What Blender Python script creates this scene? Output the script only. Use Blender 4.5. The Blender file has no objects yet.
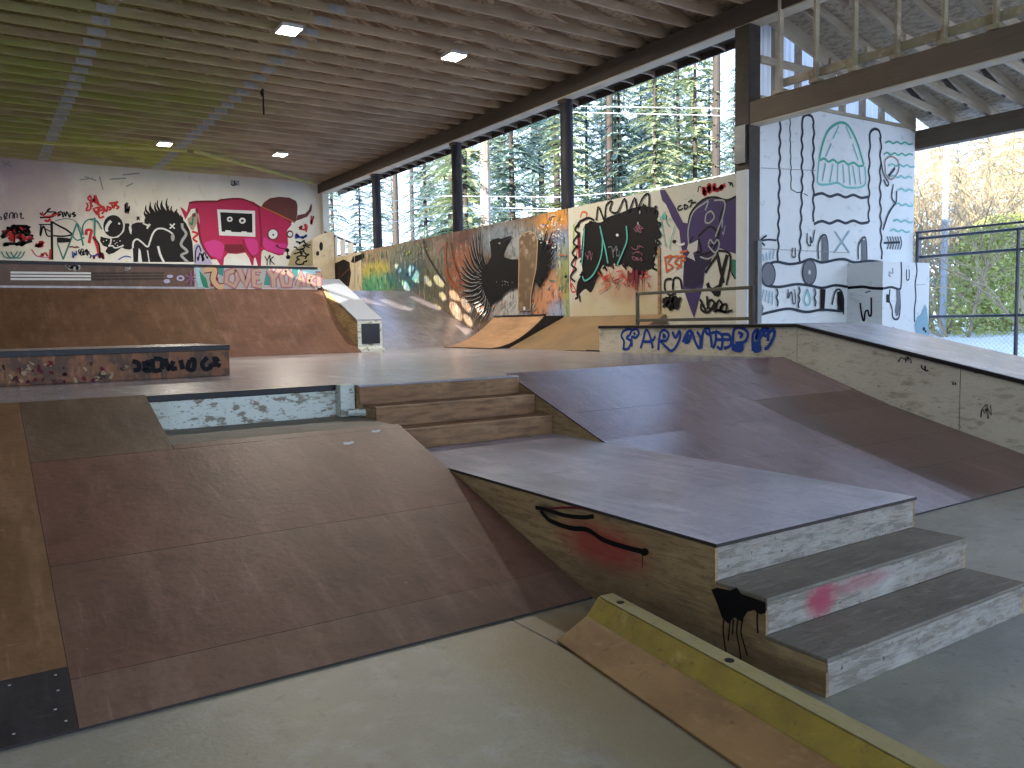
import bpy, bmesh, math, random
import numpy as np
from mathutils import Vector, Matrix
from mathutils.geometry import tessellate_polygon
random.seed(7)
S = bpy.context.scene
COL = S.collection

# ------------------------------------------------------------------ camera
EYE = 1.6
YAW, PITCH, ROLL, FPX = math.radians(33.387), math.radians(4.3437), math.radians(-1.0755), 817.4
_f = Vector((math.sin(YAW)*math.cos(PITCH), math.cos(YAW)*math.cos(PITCH), -math.sin(PITCH)))
_r = Vector((math.cos(YAW), -math.sin(YAW), 0)); _u = _r.cross(_f)
RT = math.cos(ROLL)*_r + math.sin(ROLL)*_u
UP = -math.sin(ROLL)*_r + math.cos(ROLL)*_u
cam_data = bpy.data.cameras.new('camera'); cam = bpy.data.objects.new('camera', cam_data); COL.objects.link(cam)
cam.matrix_world = Matrix(((RT.x, UP.x, -_f.x, 0), (RT.y, UP.y, -_f.y, 0), (RT.z, UP.z, -_f.z, EYE), (0, 0, 0, 1)))
cam_data.sensor_width = 36; cam_data.lens = FPX*36/1024; cam_data.clip_end = 500
S.camera = cam

# ------------------------------------------------------------------ light
S.view_settings.view_transform = 'Standard'; S.view_settings.look = 'None'
S.view_settings.gamma = 1; S.view_settings.use_curve_mapping = False
S.view_settings.exposure = 0.8
world = bpy.data.worlds.new('sky'); S.world = world; world.use_nodes = True
wn = world.node_tree; wn.nodes.clear()
wo = wn.nodes.new('ShaderNodeOutputWorld'); wb = wn.nodes.new('ShaderNodeBackground')
wc = wn.nodes.new('ShaderNodeTexCoord'); ws = wn.nodes.new('ShaderNodeSeparateXYZ'); wr = wn.nodes.new('ShaderNodeValToRGB')
wn.links.new(wc.outputs['Generated'], ws.inputs[0]); wn.links.new(ws.outputs['Z'], wr.inputs[0])
wr.color_ramp.elements[0].position = 0.0; wr.color_ramp.elements[0].color = (0.66, 0.80, 1.0, 1)
wr.color_ramp.elements[1].position = 0.7; wr.color_ramp.elements[1].color = (0.30, 0.50, 0.95, 1)
e_ = wr.color_ramp.elements.new(0.3); e_.color = (0.52, 0.71, 1.0, 1)
wn.links.new(wr.outputs[0], wb.inputs[0]); wb.inputs[1].default_value = 1.85
wn.links.new(wb.outputs[0], wo.inputs[0])
sun_d = bpy.data.lights.new('sun', 'SUN'); sun = bpy.data.objects.new('sun', sun_d); COL.objects.link(sun)
sun_d.energy = 11.0; sun_d.angle = math.radians(0.25); sun_d.color = (1.0, 0.93, 0.80)
SUNDIR = Vector((0.90, 0.33, -0.238)).normalized()          # travels towards +x, low winter sun
sun.rotation_euler = SUNDIR.to_track_quat('-Z', 'Y').to_euler()

# ------------------------------------------------------------------ measuring helpers: a line of sight met with a real plane
def ray(px, py): return RT*(px-512) + UP*(384-py) + _f*FPX
def on(axis, val, px, py):
    d = ray(px, py); o = (0, 0, EYE); t = (val-o[axis])/d[axis]
    return Vector((0, 0, EYE)) + d*t

# ------------------------------------------------------------------ materials
MATS = {}
def mat(name, base, rough=0.7, layers=(), bump=None, metal=0.0, spec=0.5, patches=(), trans=0.0, emit=None, coat=0.0):
    """layers: (scale, stretch xyz, colour, lo, hi, amount[, detail]); patches: (centre, radii, colour, amount, raggedness)"""
    if name in MATS: return MATS[name]
    m = bpy.data.materials.new(name); m.use_nodes = True; nt = m.node_tree; N = nt.nodes; L = nt.links
    b = N['Principled BSDF']; out = N['Material Output']
    b.inputs['Roughness'].default_value = rough; b.inputs['Metallic'].default_value = metal
    b.inputs['Specular IOR Level'].default_value = spec
    if coat: b.inputs['Coat Weight'].default_value = coat
    geo = N.new('ShaderNodeNewGeometry')
    cur = None
    col0 = N.new('ShaderNodeRGB'); col0.outputs[0].default_value = (*base, 1); cur = col0.outputs[0]
    def noise(scale, stretch, detail=4, rgh=.6):
        mp = N.new('ShaderNodeVectorMath'); mp.operation = 'MULTIPLY'; mp.inputs[1].default_value = stretch
        L.new(geo.outputs['Position'], mp.inputs[0])
        nz = N.new('ShaderNodeTexNoise'); nz.inputs['Scale'].default_value = scale; nz.inputs['Detail'].default_value = detail
        nz.inputs['Roughness'].default_value = rgh
        L.new(mp.outputs[0], nz.inputs['Vector']); return nz
    def mix(fac, col):
        mx = N.new('ShaderNodeMix'); mx.data_type = 'RGBA'; nonlocal cur
        L.new(fac, mx.inputs[0]); L.new(cur, mx.inputs[6]); mx.inputs[7].default_value = (*col, 1); cur = mx.outputs[2]
    def do_patch(c, r, col, amt, rag):
        sb = N.new('ShaderNodeVectorMath'); sb.operation = 'SUBTRACT'; sb.inputs[1].default_value = c; L.new(geo.outputs['Position'], sb.inputs[0])
        dv = N.new('ShaderNodeVectorMath'); dv.operation = 'DIVIDE'; dv.inputs[1].default_value = r; L.new(sb.outputs[0], dv.inputs[0])
        ln = N.new('ShaderNodeVectorMath'); ln.operation = 'LENGTH'; L.new(dv.outputs[0], ln.inputs[0])
        mr = min(x for x in r)
        nz = noise(1.6/mr, (1, 1, 1), 5)
        ad = N.new('ShaderNodeMath'); ad.operation = 'MULTIPLY_ADD'; ad.inputs[1].default_value = rag; L.new(nz.outputs['Fac'], ad.inputs[0]); L.new(ln.outputs['Value'], ad.inputs[2])
        mr_ = N.new('ShaderNodeMapRange'); mr_.inputs[1].default_value = 1.0+rag*.5+.15; mr_.inputs[2].default_value = 0.6+rag*.5-.15
        mr_.inputs[3].default_value = 0; mr_.inputs[4].default_value = amt; L.new(ad.outputs[0], mr_.inputs[0])
        mix(mr_.outputs[0], col)
    for p in patches:
        if len(p) == 5: do_patch(*p)
    for l in layers:
        sc, st, col, lo, hi, amt = l[:6]; nz = noise(sc, st, l[6] if len(l) > 6 else 4)
        mr_ = N.new('ShaderNodeMapRange'); mr_.inputs[1].default_value = lo; mr_.inputs[2].default_value = hi
        mr_.inputs[3].default_value = 0; mr_.inputs[4].default_value = amt; L.new(nz.outputs['Fac'], mr_.inputs[0])
        mix(mr_.outputs[0], col)
    for p in patches:
        if len(p) == 6: do_patch(*p[:5])
    L.new(cur, b.inputs['Base Color'])
    if bump:
        sc, st, strength = bump; nz = noise(sc, st, 5)
        bp = N.new('ShaderNodeBump'); bp.inputs['Strength'].default_value = strength; bp.inputs['Distance'].default_value = .02
        L.new(nz.outputs['Fac'], bp.inputs['Height']); L.new(bp.outputs[0], b.inputs['Normal'])
    if trans:
        tr = N.new('ShaderNodeBsdfTranslucent'); L.new(cur, tr.inputs[0]); ms = N.new('ShaderNodeMixShader'); ms.inputs[0].default_value = trans
        L.new(b.outputs[0], ms.inputs[1]); L.new(tr.outputs[0], ms.inputs[2]); L.new(ms.outputs[0], out.inputs[0])
    if emit:
        b.inputs['Emission Color'].default_value = (*emit[0], 1); b.inputs['Emission Strength'].default_value = emit[1]
    MATS[name] = m; return m

def masonite(name, base, rough=.36, x=1, y=1, sp=.45):
    d = tuple(c*.52 for c in base); l = tuple(min(1, c*1.5+.03) for c in base); w = tuple(min(1, c*2.0+.08) for c in base)
    return mat(name, base, rough, layers=[(1.3, (1, 1, 1), d, .44, .70, .75, 6), (2.6, (3*x, .6*y, 1), l, .50, .76, .55, 6), (5.5, (1, 1, 1), d, .54, .70, .55, 8), (30, (1, 1, 1), d, .50, .72, .45, 6),
               (5, (6, .35, 1), w, .62, .72, .22, 8), (7, (.45, 5, 1), w, .64, .72, .18, 8), (34, (1, 1, 1), w, .70, .74, .4, 3)], bump=(24, (1, 1, 1), .12), spec=sp)
M_ram = masonite('brown ramp sheet', (.150, .072, .046), .5, sp=.3)
M_ram_red = masonite('reddish ramp sheet', (.150, .062, .040), .5, sp=.3)
M_ram_tan = masonite('tan ramp sheet', (.195, .098, .042), .5, sp=.3)
M_ram_dark = masonite('dark ramp sheet', (.125, .072, .042), .5, sp=.3)
M_ram_strip = masonite('worn lower ramp strip', (.165, .090, .058), .5, sp=.3)
M_black = masonite('black ramp sheet', (.026, .022, .024), .45)
M_top = masonite('grey violet box top sheet', (.40, .37, .45), .22, 1, 1, .8)  # base colour raised to carry part of the blue sky sheen
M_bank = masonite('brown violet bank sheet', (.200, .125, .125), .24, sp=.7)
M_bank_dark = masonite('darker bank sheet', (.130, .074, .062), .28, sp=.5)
M_deck = masonite('greyed platform sheet', (.26, .235, .255), .24, sp=.7)
M_qp = masonite('brown quarter pipe sheet', (.090, .045, .024), .45)
M_qp2 = masonite('redder quarter pipe sheet', (.115, .058, .040), .42)
M_qp_tan = masonite('tan quarter pipe sheet', (.36, .20, .10), .5)
M_bankfar = masonite('grey blue bank sheet', (.22, .19, .205), .22, sp=.7)
def plywood(name, base, dark, amt=.7, st=(1, 1, 3.2)):
    return mat(name, base, .75, layers=[(2.2, (1, .5, 1.2), dark, .42, .70, amt), (7, (.5*st[0], .5*st[1], 3.2*st[2]), dark, .50, .70, .75, 7), (38, (1, 1, 1), tuple(c*.25 for c in dark), .66, .76, .8, 3),
        (3.2, (1, .6, 2.5), tuple(min(1, c*1.35) for c in base), .55, .75, .5)], bump=(14, (.4*st[0], .4*st[1], 3*st[2]), .3))
M_ply_side = mat('stained plywood side', (.40, .27, .125), .75, layers=[(2.2, (1, .6, 1.4), (.20, .125, .060), .42, .66, .8), (6, (.6, .7, 6), (.20, .125, .055), .48, .60, .7, 8), (14, (1, 1, 3), (.16, .10, .045), .56, .66, .6, 8),
        (22, (1, 1, 1), (.03, .02, .012), .68, .73, .8, 3), (4, (1, .8, 3), (.55, .41, .22), .56, .70, .5, 6)], bump=(14, (1, .5, 8), .3),
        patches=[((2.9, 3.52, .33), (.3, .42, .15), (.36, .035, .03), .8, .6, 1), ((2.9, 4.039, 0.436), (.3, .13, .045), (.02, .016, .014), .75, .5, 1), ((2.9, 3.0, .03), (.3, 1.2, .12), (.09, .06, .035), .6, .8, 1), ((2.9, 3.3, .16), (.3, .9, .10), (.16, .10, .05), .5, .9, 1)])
M_ply_grey = mat('scuffed pale plywood riser', (.315, .275, .22), .8, layers=[(5, (1.2, 1, 7), (.15, .125, .095), .50, .58, .75, 8), (12, (1, 1, 5), (.20, .17, .135), .50, .62, .7, 8), (3, (1, 1, 2), (.44, .41, .36), .52, .70, .7, 6), (26, (1, 1, 1.4), (.04, .032, .028), .66, .71, .85, 3),
        (1.1, (1, 1, 1), (.20, .165, .12), .5, .68, .6)], bump=(16, (1, 1, 7), .4),
        patches=[((3.30, 2.37, .26), (.13, .10, .10), (.33, .03, .06), .9, .6, 1), ((3.62, 2.37, .28), (.28, .10, .05), (.33, .09, .11), .55, .8, 1)])
M_tread = mat('worn grey tread', (.185, .160, .120), .7, layers=[(2, (1, 1, 1), (.10, .082, .06), .42, .7, .8), (12, (.4, 2.5, 1), (.29, .26, .21), .52, .70, .6, 8), (26, (1, 1, 1), (.07, .055, .04), .58, .70, .6)], bump=(30, (1, 1, 1), .2))
M_ply_orange = mat('orange brown stair plywood', (.26, .135, .060), .75, layers=[(5, (.8, 1, 6), (.12, .058, .026), .45, .65, .8, 7), (3, (1, 1, 2), (.38, .24, .12), .54, .74, .7), (40, (1, 1, 1), (.02, .012, .01), .67, .75, .8, 3)], bump=(14, (1, 1, 7), .3))
M_ledge_or = mat('orange painted ledge plywood', (.26, .110, .050), .75, layers=[(7, (1, 1, 1.1), (.09, .055, .040), .44, .56, .85, 8), (11, (2.2, 1, .5), (.50, .20, .10), .55, .7, .6), (4, (1, 1, 1), (.12, .075, .05), .5, .7, .5)], bump=(14, (1, 1, 1), .2))
M_pale_wall = mat('flaking pale painted wood', (.60, .63, .56), .75, layers=[(9, (1, 1, 2.2), (.18, .13, .08), .54, .60, .85, 9), (26, (1, 1, 1.5), (.10, .08, .06), .60, .66, .8, 4), (22, (1, 1, 1.4), (.10, .22, .22), .66, .72, .8, 5), (13, (1, 1, 2), (.42, .16, .08), .67, .72, .7, 5), (1.2, (1, 1, 1), (.42, .44, .36), .5, .7, .6)], bump=(18, (1, 1, 1), .3))
M_cream = mat('cream painted ledge face', (.50, .45, .35), .75, layers=[(9, (1, 1, 1.6), (.13, .10, .07), .62, .68, .8, 9), (20, (1, .5, 2), (.28, .24, .17), .55, .68, .6, 6), (3.2, (1, 1.2, 3.6), (.20, .165, .11), .54, .66, .75, 8), (1.2, (1, 1, 1), (.60, .55, .42), .45, .7, .7), (14, (1, 1, 3), (.12, .09, .06), .63, .69, .8, 5)], bump=(16, (1, 1, 3), .25))
M_coping = mat('black steel coping', (.018, .016, .018), .4, metal=.5, layers=[(14, (1, 1, 1), (.10, .07, .05), .6, .75, .5)])
M_concrete = mat('smooth grey concrete', (.275, .265, .23), .5, layers=[(.8, (1, 1, 1), (.185, .18, .15), .42, .7, .7), (5, (1, 1, 1), (.36, .35, .31), .5, .72, .55, 8), (3, (1, 1, 1), (.13, .12, .095), .56, .70, .6, 9), (11, (1, 1, 1), (.12, .115, .09), .60, .70, .5, 7),
        (60, (1, 1, 1), (.12, .11, .09), .55, .72, .45), (2.2, (.6, 1.6, 1), (.40, .39, .35), .62, .70, .35, 9)], bump=(40, (1, 1, 1), .10), spec=.5,
        patches=[((1.4, 2.3, 0), (2.4, 2.1, 1), (.27, .245, .15), .75, .5), ((2.45, 3.1, 0), (.62, .80, 1), (.20, .135, .045), .75, .6, 1), ((2.05, 2.5, 0), (.26, 1.3, 1), (.21, .155, .06), .6, .7, 1)])
M_yellow = mat('worn yellow painted timber', (.36, .26, .035), .7, layers=[(6, (1, 1, 1), (.24, .165, .03), .42, .68, .8, 6), (20, (1, 1, 1), (.10, .075, .03), .60, .72, .7), (9, (1, 1, 1), (.55, .42, .12), .58, .75, .6)], bump=(24, (1, 1, 1), .4),
        )
M_yellow_top = mat('rubbed curb top', (.33, .28, .13), .7, layers=[(5, (1, 1, 1), (.30, .24, .08), .45, .68, .8, 6), (22, (1, 1, 1), (.14, .11, .06), .62, .74, .7)], bump=(24, (1, 1, 1), .4))
M_plyramp = mat('small orange plywood ramp', (.33, .185, .065), .7, layers=[(4, (1, .6, 1), (.19, .10, .038), .42, .68, .8, 6), (14, (1.5, .6, 1), (.45, .29, .13), .56, .74, .5), (12, (1, 1, 1), (.09, .06, .03), .62, .72, .7, 5)], bump=(24, (1, 1, 1), .3))
M_white = mat('white painted wall boards', (.80, .82, .82), .7, layers=[(.7, (1, 1, 1), (.68, .70, .70), .4, .7, .7), (5, (1, 1, 2), (.42, .43, .42), .6, .72, .5, 7)], bump=(10, (1, 1, 1), .06))
M_backwall = mat('dirty white back wall', (.62, .60, .52), .8, layers=[(.5, (1, 1, 1), (.52, .48, .40), .42, .7, .7), (4, (1.5, 1, .8), (.36, .33, .28), .62, .72, .6, 8), (.9, (1, 1, .5), (.70, .68, .62), .5, .7, .6)], bump=(10, (1, 1, 1), .06),
        patches=[((1.2, 28.6, 5.7), (2.6, 1, 1.5), (.36, .25, .34), .75, .5), ((6.3, 28.6, 3.4), (3.6, 1, .8), (.66, .72, .80), .6, .5), ((1.0, 28.6, 3.1), (3, 1, .75), (.56, .66, .72), .8, .4), ((4.4, 28.6, 5.0), (.4, 1, .42), (.33, .32, .30), .6, .4)])
M_gate = mat('cream painted mural panel', (.50, .49, .43), .75, layers=[(1, (1, 1, 1), (.42, .38, .28), .42, .68, .7), (8, (1, 1, 2), (.24, .20, .14), .62, .72, .6, 7)], bump=(10, (1, 1, 1), .08),
        patches=[((10.6, 12.3, 2.0), (1, 1.6, .65), (.33, .25, .13), .85, .5), ((10.6, 11.8, 1.75), (1, 2.6, .28), (.42, .34, .18), .7, .4), ((10.6, 12.2, 2.35), (1, 1.1, .45), (.28, .10, .06), .6, .9)])
MW = 10.60
M_mural = mat('airbrushed mural background', (.20, .13, .08), .65, patches=[
        ((MW, 24.2, 3.6), (1, 2.6, .45), (.22, .16, .09), .9, .4), ((MW, 23.6, 3.25), (1, 1.6, .35), (.42, .36, .06), .85, .5), ((MW, 23.6, 2.85), (1, 2.2, .40), (.05, .26, .12), .9, .5),
        ((MW, 21.4, 3.0), (1, 1.5, .70), (.02, .11, .14), .9, .6), ((MW, 21.5, 3.65), (1, 1.8, .35), (.14, .17, .12), .8, .6), ((MW, 19.9, 2.7), (1, 1.0, .9), (.10, .10, .05), .9, .6), ((MW, 19.6, 3.4), (1, .7, .5), (.30, .27, .20), .6, .9),
        ((MW, 18.3, 3.0), (1, .9, .85), (.42, .12, .04), .85, .6), ((MW, 18.1, 3.75), (1, .9, .22), (.16, .05, .04), .8, .5), ((MW, 17.6, 2.1), (1, 1.0, .6), (.13, .08, .05), .9, .6), ((MW, 16.6, 3.6), (1, 1.2, .40), (.24, .33, .42), .7, .7),
        ((MW, 15.9, 3.3), (1, .6, .45), (.36, .36, .36), .7, .5), ((MW, 15.2, 3.2), (1, .75, .50), (.20, .36, .38), .8, .5), ((MW, 16.2, 2.0), (1, 1.0, .50), (.55, .54, .52), .8, .7), ((MW, 15.0, 1.9), (1, .55, .45), (.52, .22, .10), .8, .6),
        ((MW, 15.4, 2.15), (1, .25, .5), (.22, .28, .48), .8, .5), ((MW, 14.4, 2.2), (1, .5, .5), (.56, .24, .12), .85, .6), ((MW, 14.2, 1.8), (1, .5, .3), (.28, .34, .50), .8, .6), ((MW, 14.3, 3.75), (1, .75, .35), (.62, .26, .03), .9, .5),
        ((MW, 14.1, 3.2), (1, .5, .45), (.16, .25, .42), .75, .7), ((MW, 14.0, 2.75), (1, .35, .6), (.24, .28, .10), .7, .6), ((MW, 13.9, 2.0), (1, .16, .8), (.30, .34, .08), .7, .5)],
    layers=[(3.0, (1, 2.6, .8), (.55, .52, .46), .58, .66, .55, 9), (4, (1, 3.4, 1.0), (.025, .025, .03), .52, .64, .75, 8), (2.2, (1, 1, 2.5), (.02, .05, .07), .55, .66, .5, 8)], bump=(12, (1, 1, 1), .08))
M_wood = mat('dark stained timber', (.060, .042, .030), .7, layers=[(3, (1, 1, 1), (.030, .022, .018), .4, .7, .7), (10, (.6, .6, 5), (.10, .075, .055), .55, .75, .6, 6)], bump=(16, (.6, .6, 4), .3))
M_beam = mat('brown glue laminated beam', (.070, .050, .036), .7, layers=[(1.5, (1, .3, 1), (.034, .025, .020), .4, .7, .7), (8, (1, .2, 5), (.10, .075, .055), .52, .75, .6, 6)], bump=(16, (1, .4, 4), .25))
M_beam2 = mat('lighter brown beam', (.135, .100, .068), .7, layers=[(1.5, (1, .3, 1), (.07, .052, .036), .4, .7, .7), (8, (1, .2, 5), (.19, .145, .10), .52, .75, .6, 6)], bump=(16, (1, .4, 4), .25))
M_beam_under = mat('pale beam underside board', (.62, .54, .40), .7, layers=[(4, (1, .3, 1), (.40, .33, .23), .45, .7, .6, 6)])
M_post = mat('dark blue brown pole', (.018, .017, .024), .6, spec=.2, layers=[(4, (2, 2, .4), (.085, .08, .09), .5, .75, .7, 6), (9, (1, 1, .3), (.02, .018, .016), .55, .7, .7)], bump=(14, (2, 2, .4), .3))
M_truss = mat('roof truss lumber', (.50, .38, .26), .75, layers=[(1.1, (.5, 1.3, 1), (.30, .21, .14), .42, .66, .8), (5, (.3, 2, 2), (.62, .52, .40), .52, .74, .5, 6)],
        bump=(14, (.4, 2, 2), .06), patches=[((1.2, 21, 6.7), (5.4, 9.0, 9), (.26, .29, .05), .88, 1.0), ((4.5, 26.5, 6.7), (3.6, 2.5, 9), (.44, .50, .05), .75, .8), ((1.0, 12.5, 6.7), (4.2, 3.4, 9), (.27, .28, .08), .7, 1.2)])
M_truss2 = mat('lean-to rafter lumber', (.52, .44, .33), .75, layers=[(1.4, (.5, 1.3, 1), (.28, .22, .15), .42, .66, .8), (5, (.3, 2, 2), (.66, .58, .46), .52, .74, .5, 6)], bump=(14, (.4, 2, 2), .2),
        patches=[((10.65, 6.0, 5.5), (.5, 2.3, 1.5), (.26, .25, .12), .7, .7)])
M_plate = mat('galvanised nail plate', (.40, .41, .41), .6, metal=.1, layers=[(8, (1, 1, 1), (.25, .25, .26), .45, .7, .6)])
M_osb = mat('roof strand board', (.52, .43, .31), .8, layers=[(16, (1, .45, 1), (.24, .18, .12), .46, .60, .8, 5), (24, (.45, 1, 1), (.68, .58, .44), .56, .68, .7, 5), (.5, (1, 1, 1), (.34, .26, .18), .45, .7, .6)],
        patches=[((1.0, 21, 8), (5.6, 9.5, 9), (.26, .30, .05), .85, 1.0)])
M_snow = mat('snow', (.86, .88, .92), .6, layers=[(1.2, (1, 1, 1), (.66, .72, .82), .5, .7, .6)], bump=(2, (1, 1, 1), .4))
M_soil = mat('forest floor with snow patches', (.16, .14, .08), .9, layers=[(.25, (1, 1, 1), (.70, .74, .80), .45, .55, .9), (3, (1, 1, 1), (.10, .11, .04), .45, .6, .6)])
M_steel = mat('dark galvanised steel tube', (.09, .095, .105), .4, metal=.6, layers=[(6, (1, 1, 1), (.16, .15, .14), .5, .7, .5)])
M_rail = mat('dull grey brown handrail', (.085, .080, .060), .5, metal=.3, layers=[(6, (1, 1, 1), (.16, .14, .10), .5, .7, .6)])
M_black_hole = mat('dark tinted window paint', (.008, .008, .012), .3)
def paint(name, c, r=.6): return mat('paint '+name, tuple(v*.85 for v in c), r, spec=.2, layers=[(5, (1, 1, 1), tuple(x*.75 for x in c), .5, .7, .6)])
BLK = paint('black', (.006, .0055, .007)); WHT = paint('white', (.68, .70, .70)); CRIM = paint('crimson', (.42, .020, .085)); PINK = paint('hot pink', (.58, .045, .24)); DRED = paint('dark red', (.17, .014, .030))
RED = paint('red', (.50, .030, .035)); BRN = paint('brown maroon', (.13, .040, .035)); GRY = paint('grey', (.20, .21, .23)); BLUE = paint('blue', (.012, .055, .30)); PURP = paint('purple', (.060, .038, .125)); DPURP = paint('dark purple', (.025, .016, .050))
TEAL = paint('teal', (.10, .42, .36)); SLATE = paint('slate ink', (.035, .045, .065)); LBL = paint('pale blue', (.30, .50, .60)); PEACH = paint('peach', (.38, .27, .22)); GRN = paint('green', (.03, .20, .11)); TAN = paint('tan', (.50, .34, .20)); MAGE = paint('dusty pink', (.30, .12, .17)); ORG = paint('orange red', (.55, .12, .04)); LAV = paint('lavender', (.40, .38, .55)); DTEAL = paint('deep teal', (.05, .20, .19)); LIME = paint('lime', (.30, .45, .08)); MGRY = paint('mid grey', (.33, .34, .34))

M_edge = mat('dark cut sheet edge', (.030, .022, .018), .8, layers=[(20, (1, 1, 1), (.09, .065, .045), .55, .7, .6)])
# ------------------------------------------------------------------ mesh helpers
class MB:
    def __init__(s): s.v = []; s.f = []; s.mi = []; s.mats = []
    def m(s, mt):
        if mt is None: return 0
        if mt not in s.mats: s.mats.append(mt)
        return s.mats.index(mt)
    def add(s, vs, fs, mt=None):
        o = len(s.v); s.v += [tuple(v) for v in vs]; i = s.m(mt)
        for f in fs: s.f.append(tuple(o+k for k in f)); s.mi.append(i)
        return s
    def box(s, x0, x1, y0, y1, z0, z1, mt=None):
        return s.add([(x0, y0, z0), (x1, y0, z0), (x1, y1, z0), (x0, y1, z0), (x0, y0, z1), (x1, y0, z1), (x1, y1, z1), (x0, y1, z1)],
                     [(0, 3, 2, 1), (4, 5, 6, 7), (0, 1, 5, 4), (1, 2, 6, 5), (2, 3, 7, 6), (3, 0, 4, 7)], mt)
    def prism(s, ax, prof, a, b, mt=None):
        n = len(prof)
        def P(p, t): return (t, p[0], p[1]) if ax == 0 else ((p[0], t, p[1]) if ax == 1 else (p[0], p[1], t))
        vs = [P(p, a) for p in prof] + [P(p, b) for p in prof]
        fs = [(i, (i+1) % n, n+(i+1) % n, n+i) for i in range(n)] + [tuple(range(n))[::-1], tuple(range(n, 2*n))]
        return s.add(vs, fs, mt)
    def bar(s, p, q, w, h, mt=None, up=(0, 0, 1)):
        p = Vector(p); q = Vector(q); d = (q-p).normalized(); u = Vector(up)
        if abs(d.dot(u)) > .99: u = Vector((0, 1, 0))
        sd = d.cross(u).normalized()*w/2; uu = sd.cross(d).normalized()*h/2
        vs = [p-sd-uu, p+sd-uu, p+sd+uu, p-sd+uu, q-sd-uu, q+sd-uu, q+sd+uu, q-sd+uu]
        return s.add(vs, [(0, 1, 2, 3), (7, 6, 5, 4), (0, 4, 5, 1), (1, 5, 6, 2), (2, 6, 7, 3), (3, 7, 4, 0)], mt)
    def tube(s, pts, rads, n=8, mt=None):
        pts = [Vector(p) for p in pts]
        if not isinstance(rads, (list, tuple)): rads = [rads]*len(pts)
        o = []; 
        for i, p in enumerate(pts):
            d = (pts[min(i+1, len(pts)-1)]-pts[max(i-1, 0)]).normalized()
            a = Vector((0, 0, 1)) if abs(d.z) < .9 else Vector((1, 0, 0)); u = d.cross(a).normalized(); w = d.cross(u)
            o += [p+rads[i]*(math.cos(2*math.pi*k/n)*u+math.sin(2*math.pi*k/n)*w) for k in range(n)]
        fs = [(i*n+k, i*n+(k+1) % n, (i+1)*n+(k+1) % n, (i+1)*n+k) for i in range(len(pts)-1) for k in range(n)]
        if n > 2: fs += [tuple(range(n))[::-1], tuple(range((len(pts)-1)*n, len(pts)*n))]
        return s.add(o, fs, mt)
    def sheet(s, pts, th, mt, edge=None):
        n = len(pts); lo = [Vector(p) for p in pts]; up = [p+Vector((0, 0, th)) for p in lo]
        s.add(lo+up, [tuple(range(n, 2*n))], mt); s.add(lo+up, [(i, (i+1) % n, n+(i+1) % n, n+i) for i in range(n)]+[tuple(range(n))[::-1]], edge or M_edge); return s
    def build(s, name, mt=None, parent=None, bevel=0, smooth=False, kind=None, loc=None):
        me = bpy.data.meshes.new(name); 
        if loc is not None: s.v = [(x-loc[0], y-loc[1], z-loc[2]) for x, y, z in s.v]
        me.from_pydata(s.v, [], s.f)
        ml = s.mats or [mt]
        for q in ml: me.materials.append(q)
        if s.mats: me.polygons.foreach_set('material_index', s.mi)
        bm = bmesh.new(); bm.from_mesh(me); bmesh.ops.recalc_face_normals(bm, faces=bm.faces); bm.to_mesh(me); bm.free()
        if smooth: me.polygons.foreach_set('use_smooth', [True]*len(me.polygons))
        o = bpy.data.objects.new(name, me); COL.objects.link(o)
        if loc is not None: o.location = loc
        if parent: o.parent = parent; o.matrix_parent_inverse = parent.matrix_basis.inverted() if loc is None else Matrix()
        if bevel:
            b = o.modifiers.new('bevel', 'BEVEL'); b.width = bevel; b.segments = 2; b.limit_method = 'ANGLE'
        if kind: o['kind'] = kind
        return o
def tag(o, label, cat, group=None, kind=None):
    o['label'] = label; o['category'] = cat
    if group: o['group'] = group
    if kind: o['kind'] = kind
    return o
ORD = 'first second third fourth fifth sixth seventh eighth ninth tenth eleventh twelfth thirteenth fourteenth fifteenth sixteenth seventeenth eighteenth nineteenth twentieth'.split()
TENS = {2: 'twenty', 3: 'thirty', 4: 'forty', 5: 'fifty'}
def ordw(k):
    if k < 20: return ORD[k]
    t, u = divmod(k+1, 10)
    return (TENS[t][:-1]+'ieth') if u == 0 else TENS[t]+'-'+ORD[u-1]
def thing(name, label, cat, loc=(0, 0, 0), group=None):
    o = bpy.data.objects.new(name, None); COL.objects.link(o); o.location = loc; o.empty_display_size = .2
    bpy.context.view_layer.update() if False else None
    return tag(o, label, cat, group)
def struct(o): o['kind'] = 'structure'; return o
def copy_tree(o, parent=None):
    c = o.copy(); COL.objects.link(c); inv = o.matrix_parent_inverse.copy(); c.parent = parent; c.matrix_parent_inverse = inv
    for ch in list(o.children): copy_tree(ch, c)
    return c
def part(mb, name, mt, parent, **k): return mb.build(name, mt, parent, **k)
def lab(o, l): o['label'] = l; return o

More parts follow.
